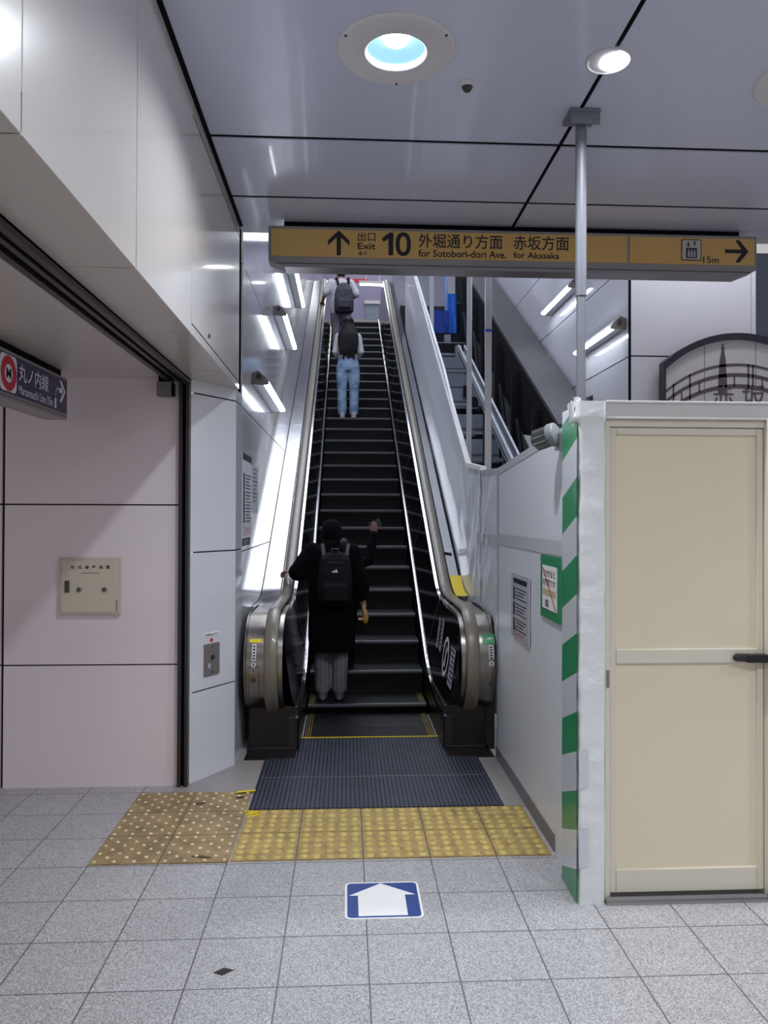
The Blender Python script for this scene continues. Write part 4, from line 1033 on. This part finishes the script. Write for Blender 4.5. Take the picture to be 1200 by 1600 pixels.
# side girder with sooty face
mb = MB(); mb.prism([(7.15, inc(7.15, 2.10)), (14.2, inc(14.2, 2.10)), (14.2, inc(14.2, 1.35)), (7.15, inc(7.15, 1.35))], 'x', 2.0, 2.36); mb.build('side_girder', concrete, t)
mb = MB(); mb.prism([(7.15, inc(7.15, 2.10)), (14.2, inc(14.2, 2.10)), (14.2, inc(14.2, 2.15)), (7.15, inc(7.15, 2.15))], 'x', 1.985, 2.36); mb.build('girder_cap', concrete_cap, t)
for x0, x1 in ((1.33, 1.35), (1.40, 1.42)):
    mb = MB(); mb.prism([(6.15, inc(6.15, 2.30)), (9.2, inc(9.2, 2.17)), (9.2, inc(9.2, 2.05)), (6.15, inc(6.15, 2.18))], 'x', x0, x1); mb.build('guide_rail', beam_m, t)
mb = MB(); mb.prism([(6.15, inc(6.15, 2.22)), (9.2, inc(9.2, 2.09)), (9.2, inc(9.2, 2.07)), (6.15, inc(6.15, 2.20))], 'x', 1.33, 1.42); mb.build('guide_rail_web', plate_blue, t)
for y in (6.6, 7.6, 8.6):
    mb = MB(); mb.box(1.36, 1.39, y, y + .06, inc(y, .2), inc(y, 2.15)); mb.build('rail_strut', truss_m, t)
for y in (7.8, 8.8, 9.8, 10.8, 11.8, 12.8):
    mb = MB(); mb.box(1.90, 1.98, y, y + .08, inc(y, -.3), inc(y, 2.0)); mb.build('upright', truss_m, t)
    mb = MB(); mb.tube([(1.94, y + .04, inc(y, .4)), (1.94, y + .9, inc(y + .9, 1.5))], .03, 8); mb.build('diagonal_brace', truss_m, t)
mb = MB(); mb.add([(1.55, 6.62, 2.36), (1.66, 6.60, 2.33), (1.70, 6.62, 2.16), (1.72, 6.62, 2.10), (1.66, 6.62, 2.17), (1.60, 6.62, 2.34)], [(0,1,2,3,4,5)]); mb.xf(lambda p: p)
mb2 = MB(); mb2.prism([(1.53, 2.40), (1.66, 2.38), (1.68, 2.20), (1.70, 2.06), (1.64, 2.10), (1.60, 2.24)], 'y', 6.60, 6.63); mb2.build('bent_bracket', mat('bracket_white', rgb(196, 206, 214), .4), t)
mb = MB(); mb.tube([(1.40, 6.62, 2.02), (1.56, 6.62, 2.22)], .018, 8); mb.build('bracket_arm', beam_m, t)
for k in range(14):
    random.seed(k + 40); y = random.uniform(8, 12.5); x = random.uniform(1.6, 1.95)
    mb = MB(); a = Vector((x, y, inc(y, random.uniform(.6, 1.3)))); mb.box(a.x - .05, a.x + .05, a.y - .05, a.y + .06, a.z - .06, a.z + random.uniform(.02, .2)); mb.build('machine_bracket', truss_m if k % 3 else beam_m, t)
mb = MB(); mb.prism([(13.2, inc(13.2, .2)), (14.2, inc(14.2, .2)), (14.2, inc(14.2, 1.0)), (13.2, inc(13.2, 1.5))], 'x', 1.74, 1.97); mb.build('drive_unit', truss_m, t)
def post(x, y, z0, z1, w_, label):
    mb = MB(); mb.box(x - w_/2, x + w_/2, y - w_/2, y + w_/2, z0, z1)
    return tag(mb.build('scaffold_post', post_m, bevel=.004), label, 'post', 'square metal posts behind the hoarding')
post_m = mat('post_zinc', rgb(186, 186, 190), .32, .6, vary=.08, vscale=6)
post(1.12, 7.02, inc(7.0, -.4), 6.2, .042, 'square metal post without tape, left one of the tall pair behind the hoarding')
pp = post(1.165, 6.32, -.15, 5.6, .050, 'square metal post with a blue tape band behind the white hoarding')
mb = MB(); mb.box(1.165 - .028, 1.165 + .028, 6.32 - .028, 6.32 + .028, 3.215, 3.235); W[pp.name] = Vector(pp.location); mb.build('tape_band', tarp, pp)
post(1.165, 10.6, inc(10.6, -.5), 6.35, .06, 'short pale square post seen beyond the hoarding, left of the tall pair')
mb = MB(); mb.box(1.66, 1.71, 13.02, 13.07, inc(13, .4), 8.0); tag(mb.build('scaffold_post', mat('post_blue', rgb(130, 168, 220), .4)), 'bluish square post beside the blue tarpaulin near the top', 'post')
mb = MB(); rows = [[(1.36 + .05*i, 12.92 + .02*math.sin(i*1.7 + k), inc(12.92, .98) + .08*k) for k in range(7)] for i in range(8)]; mb.grid(rows); mb.grid([[(p[0], p[1] + .01, p[2]) for p in r] for r in rows]); tag(mb.build('tarpaulin', tarp, smooth=True, recalc=False), 'bright blue tarpaulin hung low behind the dismantled escalator', 'tarpaulin')
mb = MB(); rows = [[(1.70 + .03*i, 12.98 + .015*math.sin(i*2 + k), inc(12.98, .98) + .15*k) for k in range(6)] for i in range(6)]; mb.grid(rows); mb.grid([[(p[0], p[1] + .01, p[2]) for p in r] for r in rows]); tag(mb.build('tarpaulin', mat('tarp_bright', rgb(40, 110, 220), .45), smooth=True, recalc=False), 'small upright blue tarpaulin piece beside the bluish post', 'tarpaulin')

# ------------------------------------------------------------------ upper concourse far away
t = thing('shutter', 'grey roller shutter on the lavender wall at the escalator top', 'shutter', (.85, 23.95, 7.4))
mb = MB()
for k in range(14): mb.box(.56, 1.06, 23.93, 23.96, 7.62 + .045*k, 7.655 + .045*k)
mb.box(.56, 1.06, 23.955, 23.98, 7.6, 8.25); mb.build('slat_curtain', plate_blue, t)
mb = MB(); mb.box(.54, 1.08, 23.86, 23.99, 8.25, 8.35); mb.build('shutter_housing', ring_m, t)
def tube_lamp(x0, x1, y, z, label):
    t = thing('tube_lamp', label, 'ceiling light', ((x0+x1)/2, y, z), 'long lamps in the upper hall')
    mb = MB(); mb.box(x0, x1, y - .09, y + .09, z + .02, z + .10); mb.build('housing', ring_m, t)
    mb = MB(); mb.box(x0 + .03, x1 - .03, y - .07, y + .07, z, z + .02); mb.build('diffuser', tube_glow, t)
    mb = MB(); mb.cyl((x0 + .2, y, z + .1), (x0 + .2, y, 10.2), .012, 8); mb.build('hanger', ring_m, t)
    mb = MB(); mb.cyl((x1 - .2, y, z + .1), (x1 - .2, y, 10.2), .012, 8); mb.build('hanger', ring_m, t)
    return t
tube_glow = mat('tube_glow', (1, 1, 1, 1), .5, emit=(.95, 1, .92, 1), es=9)
TL = tube_lamp(.35, 1.15, 22.6, 8.45, 'long ceiling lamp in the upper hall over the shutter')
tube_lamp(1.2, 2.0, 18.0, 7.42, 'long ceiling lamp in the upper hall beyond the bare truss')
for q in (TL,): 
    pass
mb = MB(); mb.box(-.1, .62, 22.9, 22.95, 8.62, 8.72); mb.box(.0, .01, 22.92, 22.93, 8.7, 10.2); mb.box(.5, .51, 22.92, 22.93, 8.7, 10.2); tag(mb.build('banner', ink_red), 'thin red banner edge in the upper hall just under the yellow sign', 'banner')
mb = MB(); mb.box(1.10, XR, 18.75, 18.9, 6.1, 10.2); struct(mb.build('wall_landing_back', mat('grey_lavender', rgb(150, 150, 168), .4)))
t = thing('counter_window', 'teal glazed counter window far beyond the stripped truss', 'window unit', (2.0, 18.72, 6.2))
mb = MB(); mb.box(1.66, 2.38, 18.68, 18.749, 6.22, 6.80); mb.build('window_frame', beam_m, t)
for x0, x1 in ((1.70, 2.0), (2.05, 2.34)):
    mb = MB(); mb.box(x0, x1, 18.66, 18.69, 6.30, 6.76); mb.build('pane', teal_glass, t)
mb = MB(); mb.box(1.12, XR, 16.2, 16.35, 4.4, 6.12); struct(mb.build('wall_landing_edge', pit_m))
mb = MB(); mb.box(3.62, 4.4, 9.36, 9.398, 3.2, 4.35); tag(mb.build('wall_poster', mat('poster_red', rgb(120, 52, 60), .5)), 'dark red poster glimpsed at the far right edge', 'poster')

# ------------------------------------------------------------------ arched monument panel
YA = 6.30
t = thing('arch_panel', 'arched mural panel with a dark bridge drawing above the cream cabin', 'mural', (3.3, YA, 0))
ac, ar_ = (3.28, 3.215), None
XA0, XA1, ZA, ZS_ = 2.645, 3.90, 3.225, 2.985
hw = (XA1 - XA0)/2; sag = ZA - ZS_; RA = (hw*hw + sag*sag)/(2*sag); xm = (XA0+XA1)/2; zc = ZA - RA
def arch(x, dr=0.0): return zc + math.sqrt((RA - dr)**2 - (x - xm)**2)
xs_ = [XA0 + (XA1-XA0)*k/40 for k in range(41)]
mb = MB(); mb.prism([(XA0, 0)] + [(x, arch(x)) for x in xs_] + [(XA1, 0)], 'y', YA, YA + .10); mb.build('panel_body', mat('mural_steel', rgb(206, 202, 204), .3, 0, coat=.3), t)
mb = MB(); n = len(xs_)
pts = [(x, arch(x) + .006) for x in xs_] + [(x, arch(x, .048)) for x in xs_[::-1]]
mb.loft([[(x, y, z) for y, z in ((YA - .03, arch(x) + .006), (YA + .11, arch(x) + .006), (YA + .11, arch(x, .048)), (YA - .03, arch(x, .048)))] for x in xs_]); mb.build('arch_rim', mat('rim_dark', rgb(44, 46, 58), .3), t)
mb = MB(); mb.box(XA0 - .005, XA0 + .008, YA - .01, YA + .1, 0, ZS_); 
for x in (2.985, 3.425): mb.box(x - .002, x + .002, YA - .001, YA + .01, 0, arch(x, .05))
mb.build('panel_seam', screw_m, t)
pm = lambda u, v: (u, YA - .003, v)
bridge = mat('bridge_print', rgb(92, 84, 90), .5)
mb = MB()
for dz, th in ((.255, .022), (.34, .030), (.435, .034)):
    for a, b in zip(xs_[:-1], xs_[1:]):
        f = lambda x: arch(x) - dz - .25*(x - 3.16)**2*0
        poly_into(mb, [(a, f(a) - th/2), (b, f(b) - th/2), (b, f(b) + th/2), (a, f(a) + th/2)], pm)
for k, x in enumerate((2.72, 2.86, 3.36, 3.40, 3.58, 3.74)): rect_into(mb, x - .007, x + .007, arch(x) - .46, arch(x) - .245, pm)
for x in (2.79, 2.94, 3.24, 3.48): rect_into(mb, x - .006, x + .006, arch(x) - .435, arch(x) - .35, pm)
xp = 3.135
poly_into(mb, [(xp - .035, 2.72), (xp + .045, 2.72), (xp + .04, 2.88), (xp + .036, 2.90), (xp + .032, 3.00), (xp + .018, 3.09), (xp + .022, 3.105), (xp + .012, 3.12), (xp + .016, 3.135), (xp + .006, 3.15), (xp - .004, 3.135), (xp, 3.12), (xp - .008, 3.105), (xp - .004, 3.09), (xp - .022, 3.00), (xp - .028, 2.90), (xp - .03, 2.88)], pm)
mb.build('bridge_drawing', bridge, t)
mb = MB(); pg = lambda u, v: (u, YA - .004, v)
text_into(mb, '赤', 3.055, 3.235, 2.60, 2.805, pg, .0); mb.build('lettering', bridge, t); mb = MB(); text_into(mb, '坂', 3.305, 3.505, 2.60, 2.805, pg, .0); mb.build('lettering', bridge, t)

# ------------------------------------------------------------------ people
def fuse(mb, name, m_, parent=None, org=None, voxel=.008, smooth=3, disp=0.0):
    me = bpy.data.meshes.new('tmp'); O = W[parent.name] if parent is not None else Vector(org)
    me.from_pydata([p - O for p in mb.v], [], mb.f)
    bm = bmesh.new(); bm.from_mesh(me); bmesh.ops.recalc_face_normals(bm, faces=bm.faces); bm.to_mesh(me); bm.free()
    ob = bpy.data.objects.new('tmp', me); COL.objects.link(ob)
    r = ob.modifiers.new('r', 'REMESH'); r.mode = 'VOXEL'; r.voxel_size = voxel
    s = ob.modifiers.new('s', 'SMOOTH'); s.factor = .5; s.iterations = smooth
    if disp:
        tx = bpy.data.textures.new('folds', 'CLOUDS'); tx.noise_scale = .07
        d = ob.modifiers.new('d', 'DISPLACE'); d.texture = tx; d.strength = disp; d.mid_level = .5; d.texture_coords = 'LOCAL'
    dg = bpy.context.evaluated_depsgraph_get(); dg.update()
    out = bpy.data.meshes.new_from_object(ob.evaluated_get(dg)); bpy.data.objects.remove(ob); bpy.data.meshes.remove(me)
    out.materials.clear(); out.materials.append(m_)
    for p in out.polygons: p.use_smooth = True
    return link(name, out, parent, O)

def hand(mb, wrist, d, nrm, thumb, curl=.5, s=1.0):
    d = Vector(d).normalized(); nrm = Vector(nrm); nrm = (nrm - d*nrm.dot(d)).normalized(); side = Vector(thumb); side = (side - d*side.dot(d) - nrm*side.dot(nrm)).normalized()
    wv = Vector(wrist)
    for o in (-.026, -.009, .009, .026): mb.tube([wv + side*o*.6, wv + d*.045*s + side*o, wv + d*.085*s + side*o], [.017*s, .016*s, .013*s], 8, True)
    for o, ln in ((.029, .92), (.010, 1.0), (-.010, .94), (-.028, .78)):
        p = wv + d*.083*s + side*o*s; pts = [p]; ang = curl*.5
        for seg in (.042, .027, .022):
            v = d*math.cos(ang) - nrm*math.sin(ang); p = p + v*seg*ln*s; pts.append(p); ang += curl
        mb.tube(pts, [.0095*s, .009*s, .0085*s, .0075*s], 8, True)
    p = wv + d*.022*s + side*.026*s; q = p + (d*.6 + side*.7 - nrm*.25).normalized()*.038*s; r = q + (d*.85 + side*.2 - nrm*.5).normalized()*.032*s; e = r + (d*.85 - nrm*.6).normalized()*.022*s
    mb.tube([p, q, r, e], [.0135*s, .0115*s, .010*s, .008*s], 8, True)

def head(mb, c, s, tilt=0.0):
    """facing +Y"""
    x, y, z = c
    mb.ell((x, y, z + .03*s), (.076*s, .092*s, .098*s))
    mb.ell((x, y + .030*s, z - .045*s), (.058*s, .060*s, .068*s))
    mb.tube([(x, y + .088*s, z + .018*s), (x, y + .106*s, z - .022*s)], [.010*s, .015*s], 8, True)       # nose
    for q in (-1, 1):
        mb.ell((x + q*.078*s, y - .004*s, z - .005*s), (.010*s, .022*s, .033*s), 10, 6)                   # ears
        mb.ell((x + q*.031*s, y + .078*s, z + .012*s), (.017*s, .012*s, .010*s), 10, 6)                   # eyelids
        mb.tube([(x + q*.015*s, y + .087*s, z + .034*s), (x + q*.048*s, y + .074*s, z + .036*s)], .006*s, 6, True)
    mb.tube([(x - .022*s, y + .086*s, z - .062*s), (x, y + .092*s, z - .060*s), (x + .022*s, y + .086*s, z - .062*s)], .007*s, 6, True)
    mb.tube([(x - .018*s, y + .084*s, z - .074*s), (x, y + .089*s, z - .076*s), (x + .018*s, y + .084*s, z - .074*s)], .008*s, 6, True)

def body(base, s, legs, la, ra, headc, lhand, rhand, m_, lab):
    """legs: x offsets; la/ra: shoulder, elbow, wrist in local metres; hands: (dir, normal, thumb, curl)"""
    B = Vector(base); mb = MB()
    L_ = lambda p: tuple(B + Vector(p))
    mb.rings([(B.x, B.y, B.z + z*s, rx*s, ry*s) for z, rx, ry in ((.80, .14, .10), (.88, .165, .115), (.98, .145, .10), (1.05, .135, .095), (1.18, .160, .11), (1.28, .165, .105), (1.335, .12, .08), (1.36, .06, .06))])
    for lx in legs:
        mb.tube([L_((lx*.9*1, 0, .86*s)), L_((lx, .012, .46*s)), L_((lx, -.012, .09*s)), L_((lx, -.01, .05*s))], [.082*s, .056*s, .038*s, .036*s], 12, True)
        mb.tube([L_((lx, -.03, .035*s)), L_((lx, .06, .03*s)), L_((lx*1.05, .13, .022*s))], [.030*s, .034*s, .024*s], 10, True)
    for arm, hd in ((la, lhand), (ra, rhand)):
        a, b, c = (Vector(L_(p)) for p in arm)
        mb.tube([a, a.lerp(b, .5), b, b.lerp(c, .35), c], [.050*s, .043*s, .036*s, .036*s, .025*s], 12, True)
        hand(mb, c, *hd, s=s)
    h = L_(headc)
    mb.tube([L_((0, -.005, 1.30*s)), (h[0], h[1] - .01, h[2] - .05*s)], [.060*s, .050*s], 12, True)
    head(mb, h, s)
    o = fuse(mb, 'person', m_, None, org=B, voxel=.0065, smooth=2)
    tag(o, lab, 'person')
    return o

def shoes(par, base, s, legs, m_):
    B = Vector(base)
    for lx in legs:
        mb = MB(); mb.rings([(B.x + lx, B.y + .035*s, B.z + z, rx*s, ry*s) for z, rx, ry in ((0, .045, .135), (.012, .05, .142), (.03, .049, .135), (.05, .045, .115))])
        mb.rings([(B.x + lx, B.y - .02*s, B.z + z, .046*s, .075*s) for z in (.03, .065, .085)])
        fuse(mb, 'shoe', m_, par, voxel=.008, smooth=3)

def trousers(par, base, s, legs, m_, rt, rk, rb, waist=.96, disp=.012):
    B = Vector(base); mb = MB()
    mb.rings([(B.x, B.y, B.z + z*s, rx*s, ry*s) for z, rx, ry in ((.74, .155, .11), (.80, .172, .128), (.87, .172, .128), (waist, .148, .112))])
    for lx in legs:
        mb.tube([(B.x + lx*.95, B.y, B.z + .84*s), (B.x + lx*1.02, B.y, B.z + .66*s), (B.x + lx*1.05, B.y + .01, B.z + .45*s), (B.x + lx*1.02, B.y - .005, B.z + .10*s), (B.x + lx*1.02, B.y - .005, B.z + .062*s)], [rt*s, rt*s, rk*s, rb*s, rb*.98*s], 16)
    return fuse(mb, 'trousers', m_, par, voxel=.011, smooth=3, disp=disp)

# --- rider in black with the backpack, on the lowest step
B1 = Vector((-.128, 6.775, inc(N0) + .006)); s1 = .965
lg1 = (-.072, .072)
LA = [(-.175, 0, 1.275), (-.285, -.05, 1.10), (-.330, .13, 1.095)]
RA_ = [(.175, 0, 1.275), (.245, -.02, 1.00), (.285, .06, .795)]
P1 = body(B1, s1, lg1, LA, RA_, (-.0, .02, 1.43), ((-.85, .45, -.02), (0, .1, 1), (.4, 1, 0), .62), ((.1, .25, -1), (1, 0, 0), (0, 1, 0), .75), skin, 'person in black coat and knit hat on the lowest step, left hand on the handrail')
mb = MB()
mb.rings([(B1.x + cx, B1.y + cy, B1.z + z, rx, ry) for cx, cy, z, rx, ry in ((0, 0, .42, .195, .16), (0, 0, .44, .20, .165), (0, 0, .65, .20, .155), (0, 0, .90, .20, .15), (0, 0, 1.08, .205, .145), (0, 0, 1.20, .205, .135), (0, 0, 1.275, .185, .115), (0, .0, 1.325, .12, .095), (0, 0, 1.36, .075, .075))], 24)
for arm, cut in ((LA, .62), (RA_, .42)):
    a, b, c = (B1 + Vector(p) for p in arm); e = b.lerp(c, cut)
    mb.tube([a, a.lerp(b, .5), b, b.lerp(c, cut*.5), e], [.085, .082, .085, .078, .066 if cut > .5 else .075], 14, True)
fuse(mb, 'coat', black_cloth, P1, voxel=.010, smooth=4, disp=.02)
trousers(P1, B1, s1, lg1, striped_trouser, .085, .078, .070, .9, .010)
shoes(P1, B1, s1, lg1, shoe_grey)
hc = B1 + Vector((0, .02, 1.43))
mb = MB(); mb.rings([(hc.x, hc.y - .008, hc.z + z, rx, ry) for z, rx, ry in ((-.05, .088, .098), (-.03, .094, .106), (.03, .092, .106), (.075, .082, .094), (.11, .058, .066), (.13, .025, .03))]); fuse(mb, 'knit_hat', black_cloth, P1, voxel=.008, smooth=3)
mb = MB(); mb.rings([(hc.x, hc.y - .05, hc.z + z, rx, ry) for z, rx, ry in ((-.13, .05, .03), (-.09, .068, .045), (-.03, .078, .055))]); fuse(mb, 'hair', hair_m, P1, voxel=.008, smooth=2)
# backpack
bp0 = B1 + Vector((.035, -.20, .86))
t = thing('backpack', 'black backpack with a small white triangular striped mark on the black coat', 'backpack', tuple(bp0))
mb = MB(); mb.loft([[(bp0.x + dx, bp0.y + dy, bp0.z + z) for dx, dy in rrect(-w_, w_, -d_, .05, .04, 4)] for z, w_, d_ in ((-.04, .11, .03), (0, .135, .06), (.10, .145, .075), (.25, .14, .07), (.36, .125, .055), (.41, .09, .03), (.42, .05, .01))]); fuse(mb, 'bag_body', black_nylon, t, voxel=.009, smooth=4, disp=.008)
mb = MB(); mb.loft([[(bp0.x + dx, bp0.y + dy, bp0.z + z) for dx, dy in rrect(-w_, w_, -d_, -.03, .03, 4)] for z, w_, d_ in ((-.01, .09, .06), (.02, .115, .105), (.14, .115, .105), (.18, .10, .07))]); fuse(mb, 'front_pocket', black_nylon, t, voxel=.008, smooth=3)
for q in (-1, 1):
    mb = MB(); mb.tube([(bp0.x + q*.09, bp0.y + .0, bp0.z + .36), (bp0.x + q*.11, bp0.y + .13, bp0.z + .475), (bp0.x + q*.125, bp0.y + .28, bp0.z + .44), (bp0.x + q*.14, bp0.y + .34, bp0.z + .22)], .020, 10, True); mb.build('shoulder_strap', grey_pack, t, smooth=True)
mb = MB(); mb.tube([(bp0.x - .03, bp0.y + .0, bp0.z + .405), (bp0.x - .025, bp0.y - .01, bp0.z + .45), (bp0.x + .025, bp0.y - .01, bp0.z + .45), (bp0.x + .03, bp0.y, bp0.z + .405)], .009, 8); mb.build('grab_loop', grey_pack, t, smooth=True)
mb = MB(); mb.tube([(bp0.x - .115, bp0.y - .045, bp0.z + .325), (bp0.x, bp0.y - .072, bp0.z + .34), (bp0.x + .115, bp0.y - .045, bp0.z + .325)], .004, 6); mb.build('zip', grey_pack, t)
mb = MB()
for k, (x0, hh) in enumerate(((-.020, .012), (-.004, .020), (.012, .028))):
    mb.prism([(bp0.x + x0, bp0.z + .255), (bp0.x + x0 + .011, bp0.z + .255), (bp0.x + x0 + .004 - .003, bp0.z + .255 + hh), (bp0.x + x0 - .010, bp0.z + .255 + hh*.8)], 'y', bp0.y - .086, bp0.y - .079)
mb.build('striped_mark', white_vinyl, t)
hh_ = B1 + Vector((.30, .095, .70))
mb = MB(); mb.tube([hh_ + Vector((-.005, -.0, .045)), hh_ + Vector((.0, .0, -.02)), hh_ + Vector((0, .004, -.045))], [.022, .030, .022], 14, True); tag(mb.build('snack_packet', mat('mustard', rgb(190, 156, 60), .4, coat=.3), smooth=True), 'small yellow packet in the lowered right hand of the person with the backpack', 'packet')

# --- shorter companion one step up, mostly hidden, right arm raised with a phone
B2 = Vector((-.025, 7.14, inc(N0 + TREAD) + .006)); s2 = .74
lg2 = (-.06, .06)
LA2 = [(-.13, 0, 1.27*s2), (-.17, .02, 1.02*s2), (-.16, .13, .85*s2)]
RA2 = [(.13, 0, 1.27*s2), (.235, .02, 1.31*s2), (.283, .10, 1.65*s2)]
P2 = body(B2, s2, lg2, LA2, RA2, (0, .02, 1.46*s2), ((0, .4, -1), (-1, 0, 0), (0, 1, 0), .5), ((.05, .1, 1), (0, -1, 0), (-1, 0, 0), .5), skin_dim, 'shorter person in black hidden behind the backpack wearer, right arm raised with a phone')
mb = MB()
mb.rings([(B2.x, B2.y, B2.z + z*s2, rx*s2, ry*s2) for z, rx, ry in ((.70, .20, .15), (.9, .20, .15), (1.1, .20, .14), (1.24, .19, .125), (1.31, .12, .09), (1.345, .07, .07))], 20)
for arm, cut in ((LA2, .7), (RA2, .93)):
    a, b, c = (B2 + Vector(p) for p in arm); mb.tube([a, b, b.lerp(c, cut)], [.062, .056, .042], 12, True)
fuse(mb, 'jacket', black_cloth, P2, voxel=.009, smooth=3, disp=.012)
trousers(P2, B2, s2, lg2, black_cloth, .09, .075, .065)
shoes(P2, B2, s2, lg2, black_nylon)
hc = B2 + Vector((0, .02, 1.46*s2))
mb = MB(); mb.rings([(hc.x, hc.y - .012, hc.z + z*s2, rx*s2, ry*s2) for z, rx, ry in ((-.10, .07, .07), (-.05, .085, .095), (.03, .088, .100), (.09, .072, .082), (.13, .03, .035))]); fuse(mb, 'hair', hair_m, P2, voxel=.008, smooth=2)
ph = B2 + Vector((.297, .135, 1.65*s2 + .085))
t = thing('phone', 'dark phone held up in a raised right hand above the escalator steps', 'phone', tuple(ph))
def ph_rot(p):
    v = Matrix.Rotation(-.42, 3, 'Y') @ (Vector(p) - ph); return ph + v
mb = MB(); mb.loft([[(ph.x + a, y, ph.z + b) for a, b in rrect(-.055, .055, -.038, .038, .01, 4)] for y in (ph.y - .005, ph.y + .005)]); mb.xf(ph_rot); mb.build('phone_case', phone_m, t)
mb = MB()
for k in range(2): mb.cyl((ph.x + .03, ph.y - .005, ph.z + .018 - .024*k), (ph.x + .03, ph.y - .008, ph.z + .018 - .024*k), .008, 12)
mb.xf(ph_rot); mb.build('phone_lens', grey_pack, t)

# --- woman with long hair and jeans, higher up
B3 = Vector((.020, N0 + TREAD*15 + .19, inc(N0 + TREAD*15) + .006)); s3 = 1.015
lg3 = (-.092, .092)
LA3 = [(-.155, 0, 1.30), (-.20, -.02, 1.06), (-.15, .16, .98)]
RA3 = [(.155, 0, 1.30), (.20, -.02, 1.06), (.14, .16, .99)]
P3 = body(B3, s3, lg3, LA3, RA3, (0, .03, 1.505), ((.3, 1, .1), (0, 0, 1), (.6, -.2, .3), .5), ((-.3, 1, .1), (0, 0, 1), (-.6, -.2, .3), .5), skin, 'person with long black hair, white top and pale jeans high on the escalator')
mb = MB()
mb.rings([(B3.x, B3.y, B3.z + z, rx, ry) for z, rx, ry in ((.955, .152, .118), (.975, .15, .115), (1.06, .148, .108), (1.2, .168, .118), (1.29, .168, .108), (1.345, .115, .085), (1.375, .065, .065))], 22)
for arm in (LA3, RA3):
    a, b, c = (B3 + Vector(p) for p in arm); mb.tube([a, a.lerp(b, .5), b, b.lerp(c, .5)], [.062, .056, .056, .052], 12, True)
fuse(mb, 'white_top', white_cloth, P3, voxel=.009, smooth=3, disp=.012)
trousers(P3, B3, s3, lg3, denim_m, .094, .074, .070, .96, .016)
shoes(P3, B3, s3, lg3, shoe_white)
hc = B3 + Vector((0, .03, 1.505))
mb = MB(); mb.rings([(hc.x, hc.y + dy, hc.z + z, rx, ry) for dy, z, rx, ry in ((-.165, -.50, .125, .014), (-.165, -.44, .150, .026), (-.150, -.30, .168, .042), (-.115, -.18, .160, .062), (-.060, -.08, .126, .085), (-.02, 0, .095, .095), (-.01, .06, .092, .102), (-.005, .105, .07, .08), (0, .135, .03, .035))], 22)
for k in range(17):
    x = -.142 + .0178*k; random.seed(k); e = random.uniform(-.61, -.50)
    mb.tube([(hc.x + x, hc.y - .160, hc.z - .36), (hc.x + x*.98, hc.y - .172, hc.z - .45), (hc.x + x*.95, hc.y - .165, hc.z + e)], [.012, .010, .005], 6, True)
fuse(mb, 'hair', hair_m, P3, voxel=.008, smooth=1)

# --- person near the top with a dark backpack
B4 = Vector((-.12, N0 + TREAD*23 + .14, inc(N0 + TREAD*23) + .006)); s4 = 1.05
lg4 = (-.10, .10)
LA4 = [(-.19, 0, 1.36), (-.30, -.03, 1.15), (-.375, .17, 1.02)]
RA4 = [(.19, 0, 1.36), (.30, -.03, 1.12), (.17, .12, 1.05)]
P4 = body(B4, s4, lg4, LA4, RA4, (0, .03, 1.57), ((-.2, 1, -.1), (0, 0, 1), (1, .2, 0), .5), ((-.8, .5, .1), (0, -.3, 1), (0, .5, .6), .6), skin_tan, 'person in pale grey T-shirt near the escalator top, wearing a dark backpack')
mb = MB()
mb.rings([(B4.x, B4.y, B4.z + z, rx, ry) for z, rx, ry in ((.74, .20, .145), (.85, .205, .145), (1.05, .20, .14), (1.22, .215, .14), (1.34, .205, .12), (1.41, .13, .09), (1.44, .07, .07))], 22)
for arm in (LA4, RA4):
    a, b, c = (B4 + Vector(p) for p in arm); mb.tube([a, a.lerp(b, .5), a.lerp(b, .92)], [.082, .080, .078], 12, True)
fuse(mb, 't_shirt', white_cloth, P4, voxel=.010, smooth=3, disp=.016)
trousers(P4, B4, s4, lg4, pale_cloth, .098, .085, .075)
shoes(P4, B4, s4, lg4, shoe_white)
hc = B4 + Vector((0, .03, 1.57))
mb = MB(); mb.rings([(hc.x, hc.y - .012, hc.z + z*s4, rx*s4, ry*s4) for z, rx, ry in ((-.08, .06, .06), (-.04, .082, .09), (.03, .086, .098), (.09, .072, .082), (.13, .03, .035))]); fuse(mb, 'hair', hair_m, P4, voxel=.008, smooth=2)
bp0 = B4 + Vector((.06, -.19, .80))
t = thing('backpack', 'dark grey rucksack on the back of the person in the pale T-shirt', 'backpack', tuple(bp0))
mb = MB(); mb.loft([[(bp0.x + dx, bp0.y + dy, bp0.z + z) for dx, dy in rrect(-w_, w_, -d_, .06, .045, 4)] for z, w_, d_ in ((-.08, .15, .05), (-.04, .185, .09), (.15, .19, .10), (.36, .165, .085), (.47, .11, .05), (.51, .05, .02))]); fuse(mb, 'bag_body', grey_pack, t, voxel=.010, smooth=4, disp=.012)
mb = MB(); mb.loft([[(bp0.x + dx, bp0.y + dy, bp0.z + z) for dx, dy in rrect(-w_, w_, -d_, -.04, .03, 4)] for z, w_, d_ in ((-.03, .10, .09), (.0, .13, .145), (.14, .125, .145), (.18, .11, .10))]); fuse(mb, 'front_pocket', grey_pack, t, voxel=.009, smooth=3)
for q in (-1, 1):
    mb = MB(); mb.tube([(bp0.x + q*.09, bp0.y + .0, bp0.z + .40), (bp0.x - .03 + q*.115, bp0.y + .10, bp0.z + .63), (bp0.x - .05 + q*.12, bp0.y + .27, bp0.z + .62), (bp0.x - .06 + q*.15, bp0.y + .34, bp0.z + .35)], .024, 10, True); mb.build('shoulder_strap', black_nylon, t, smooth=True)
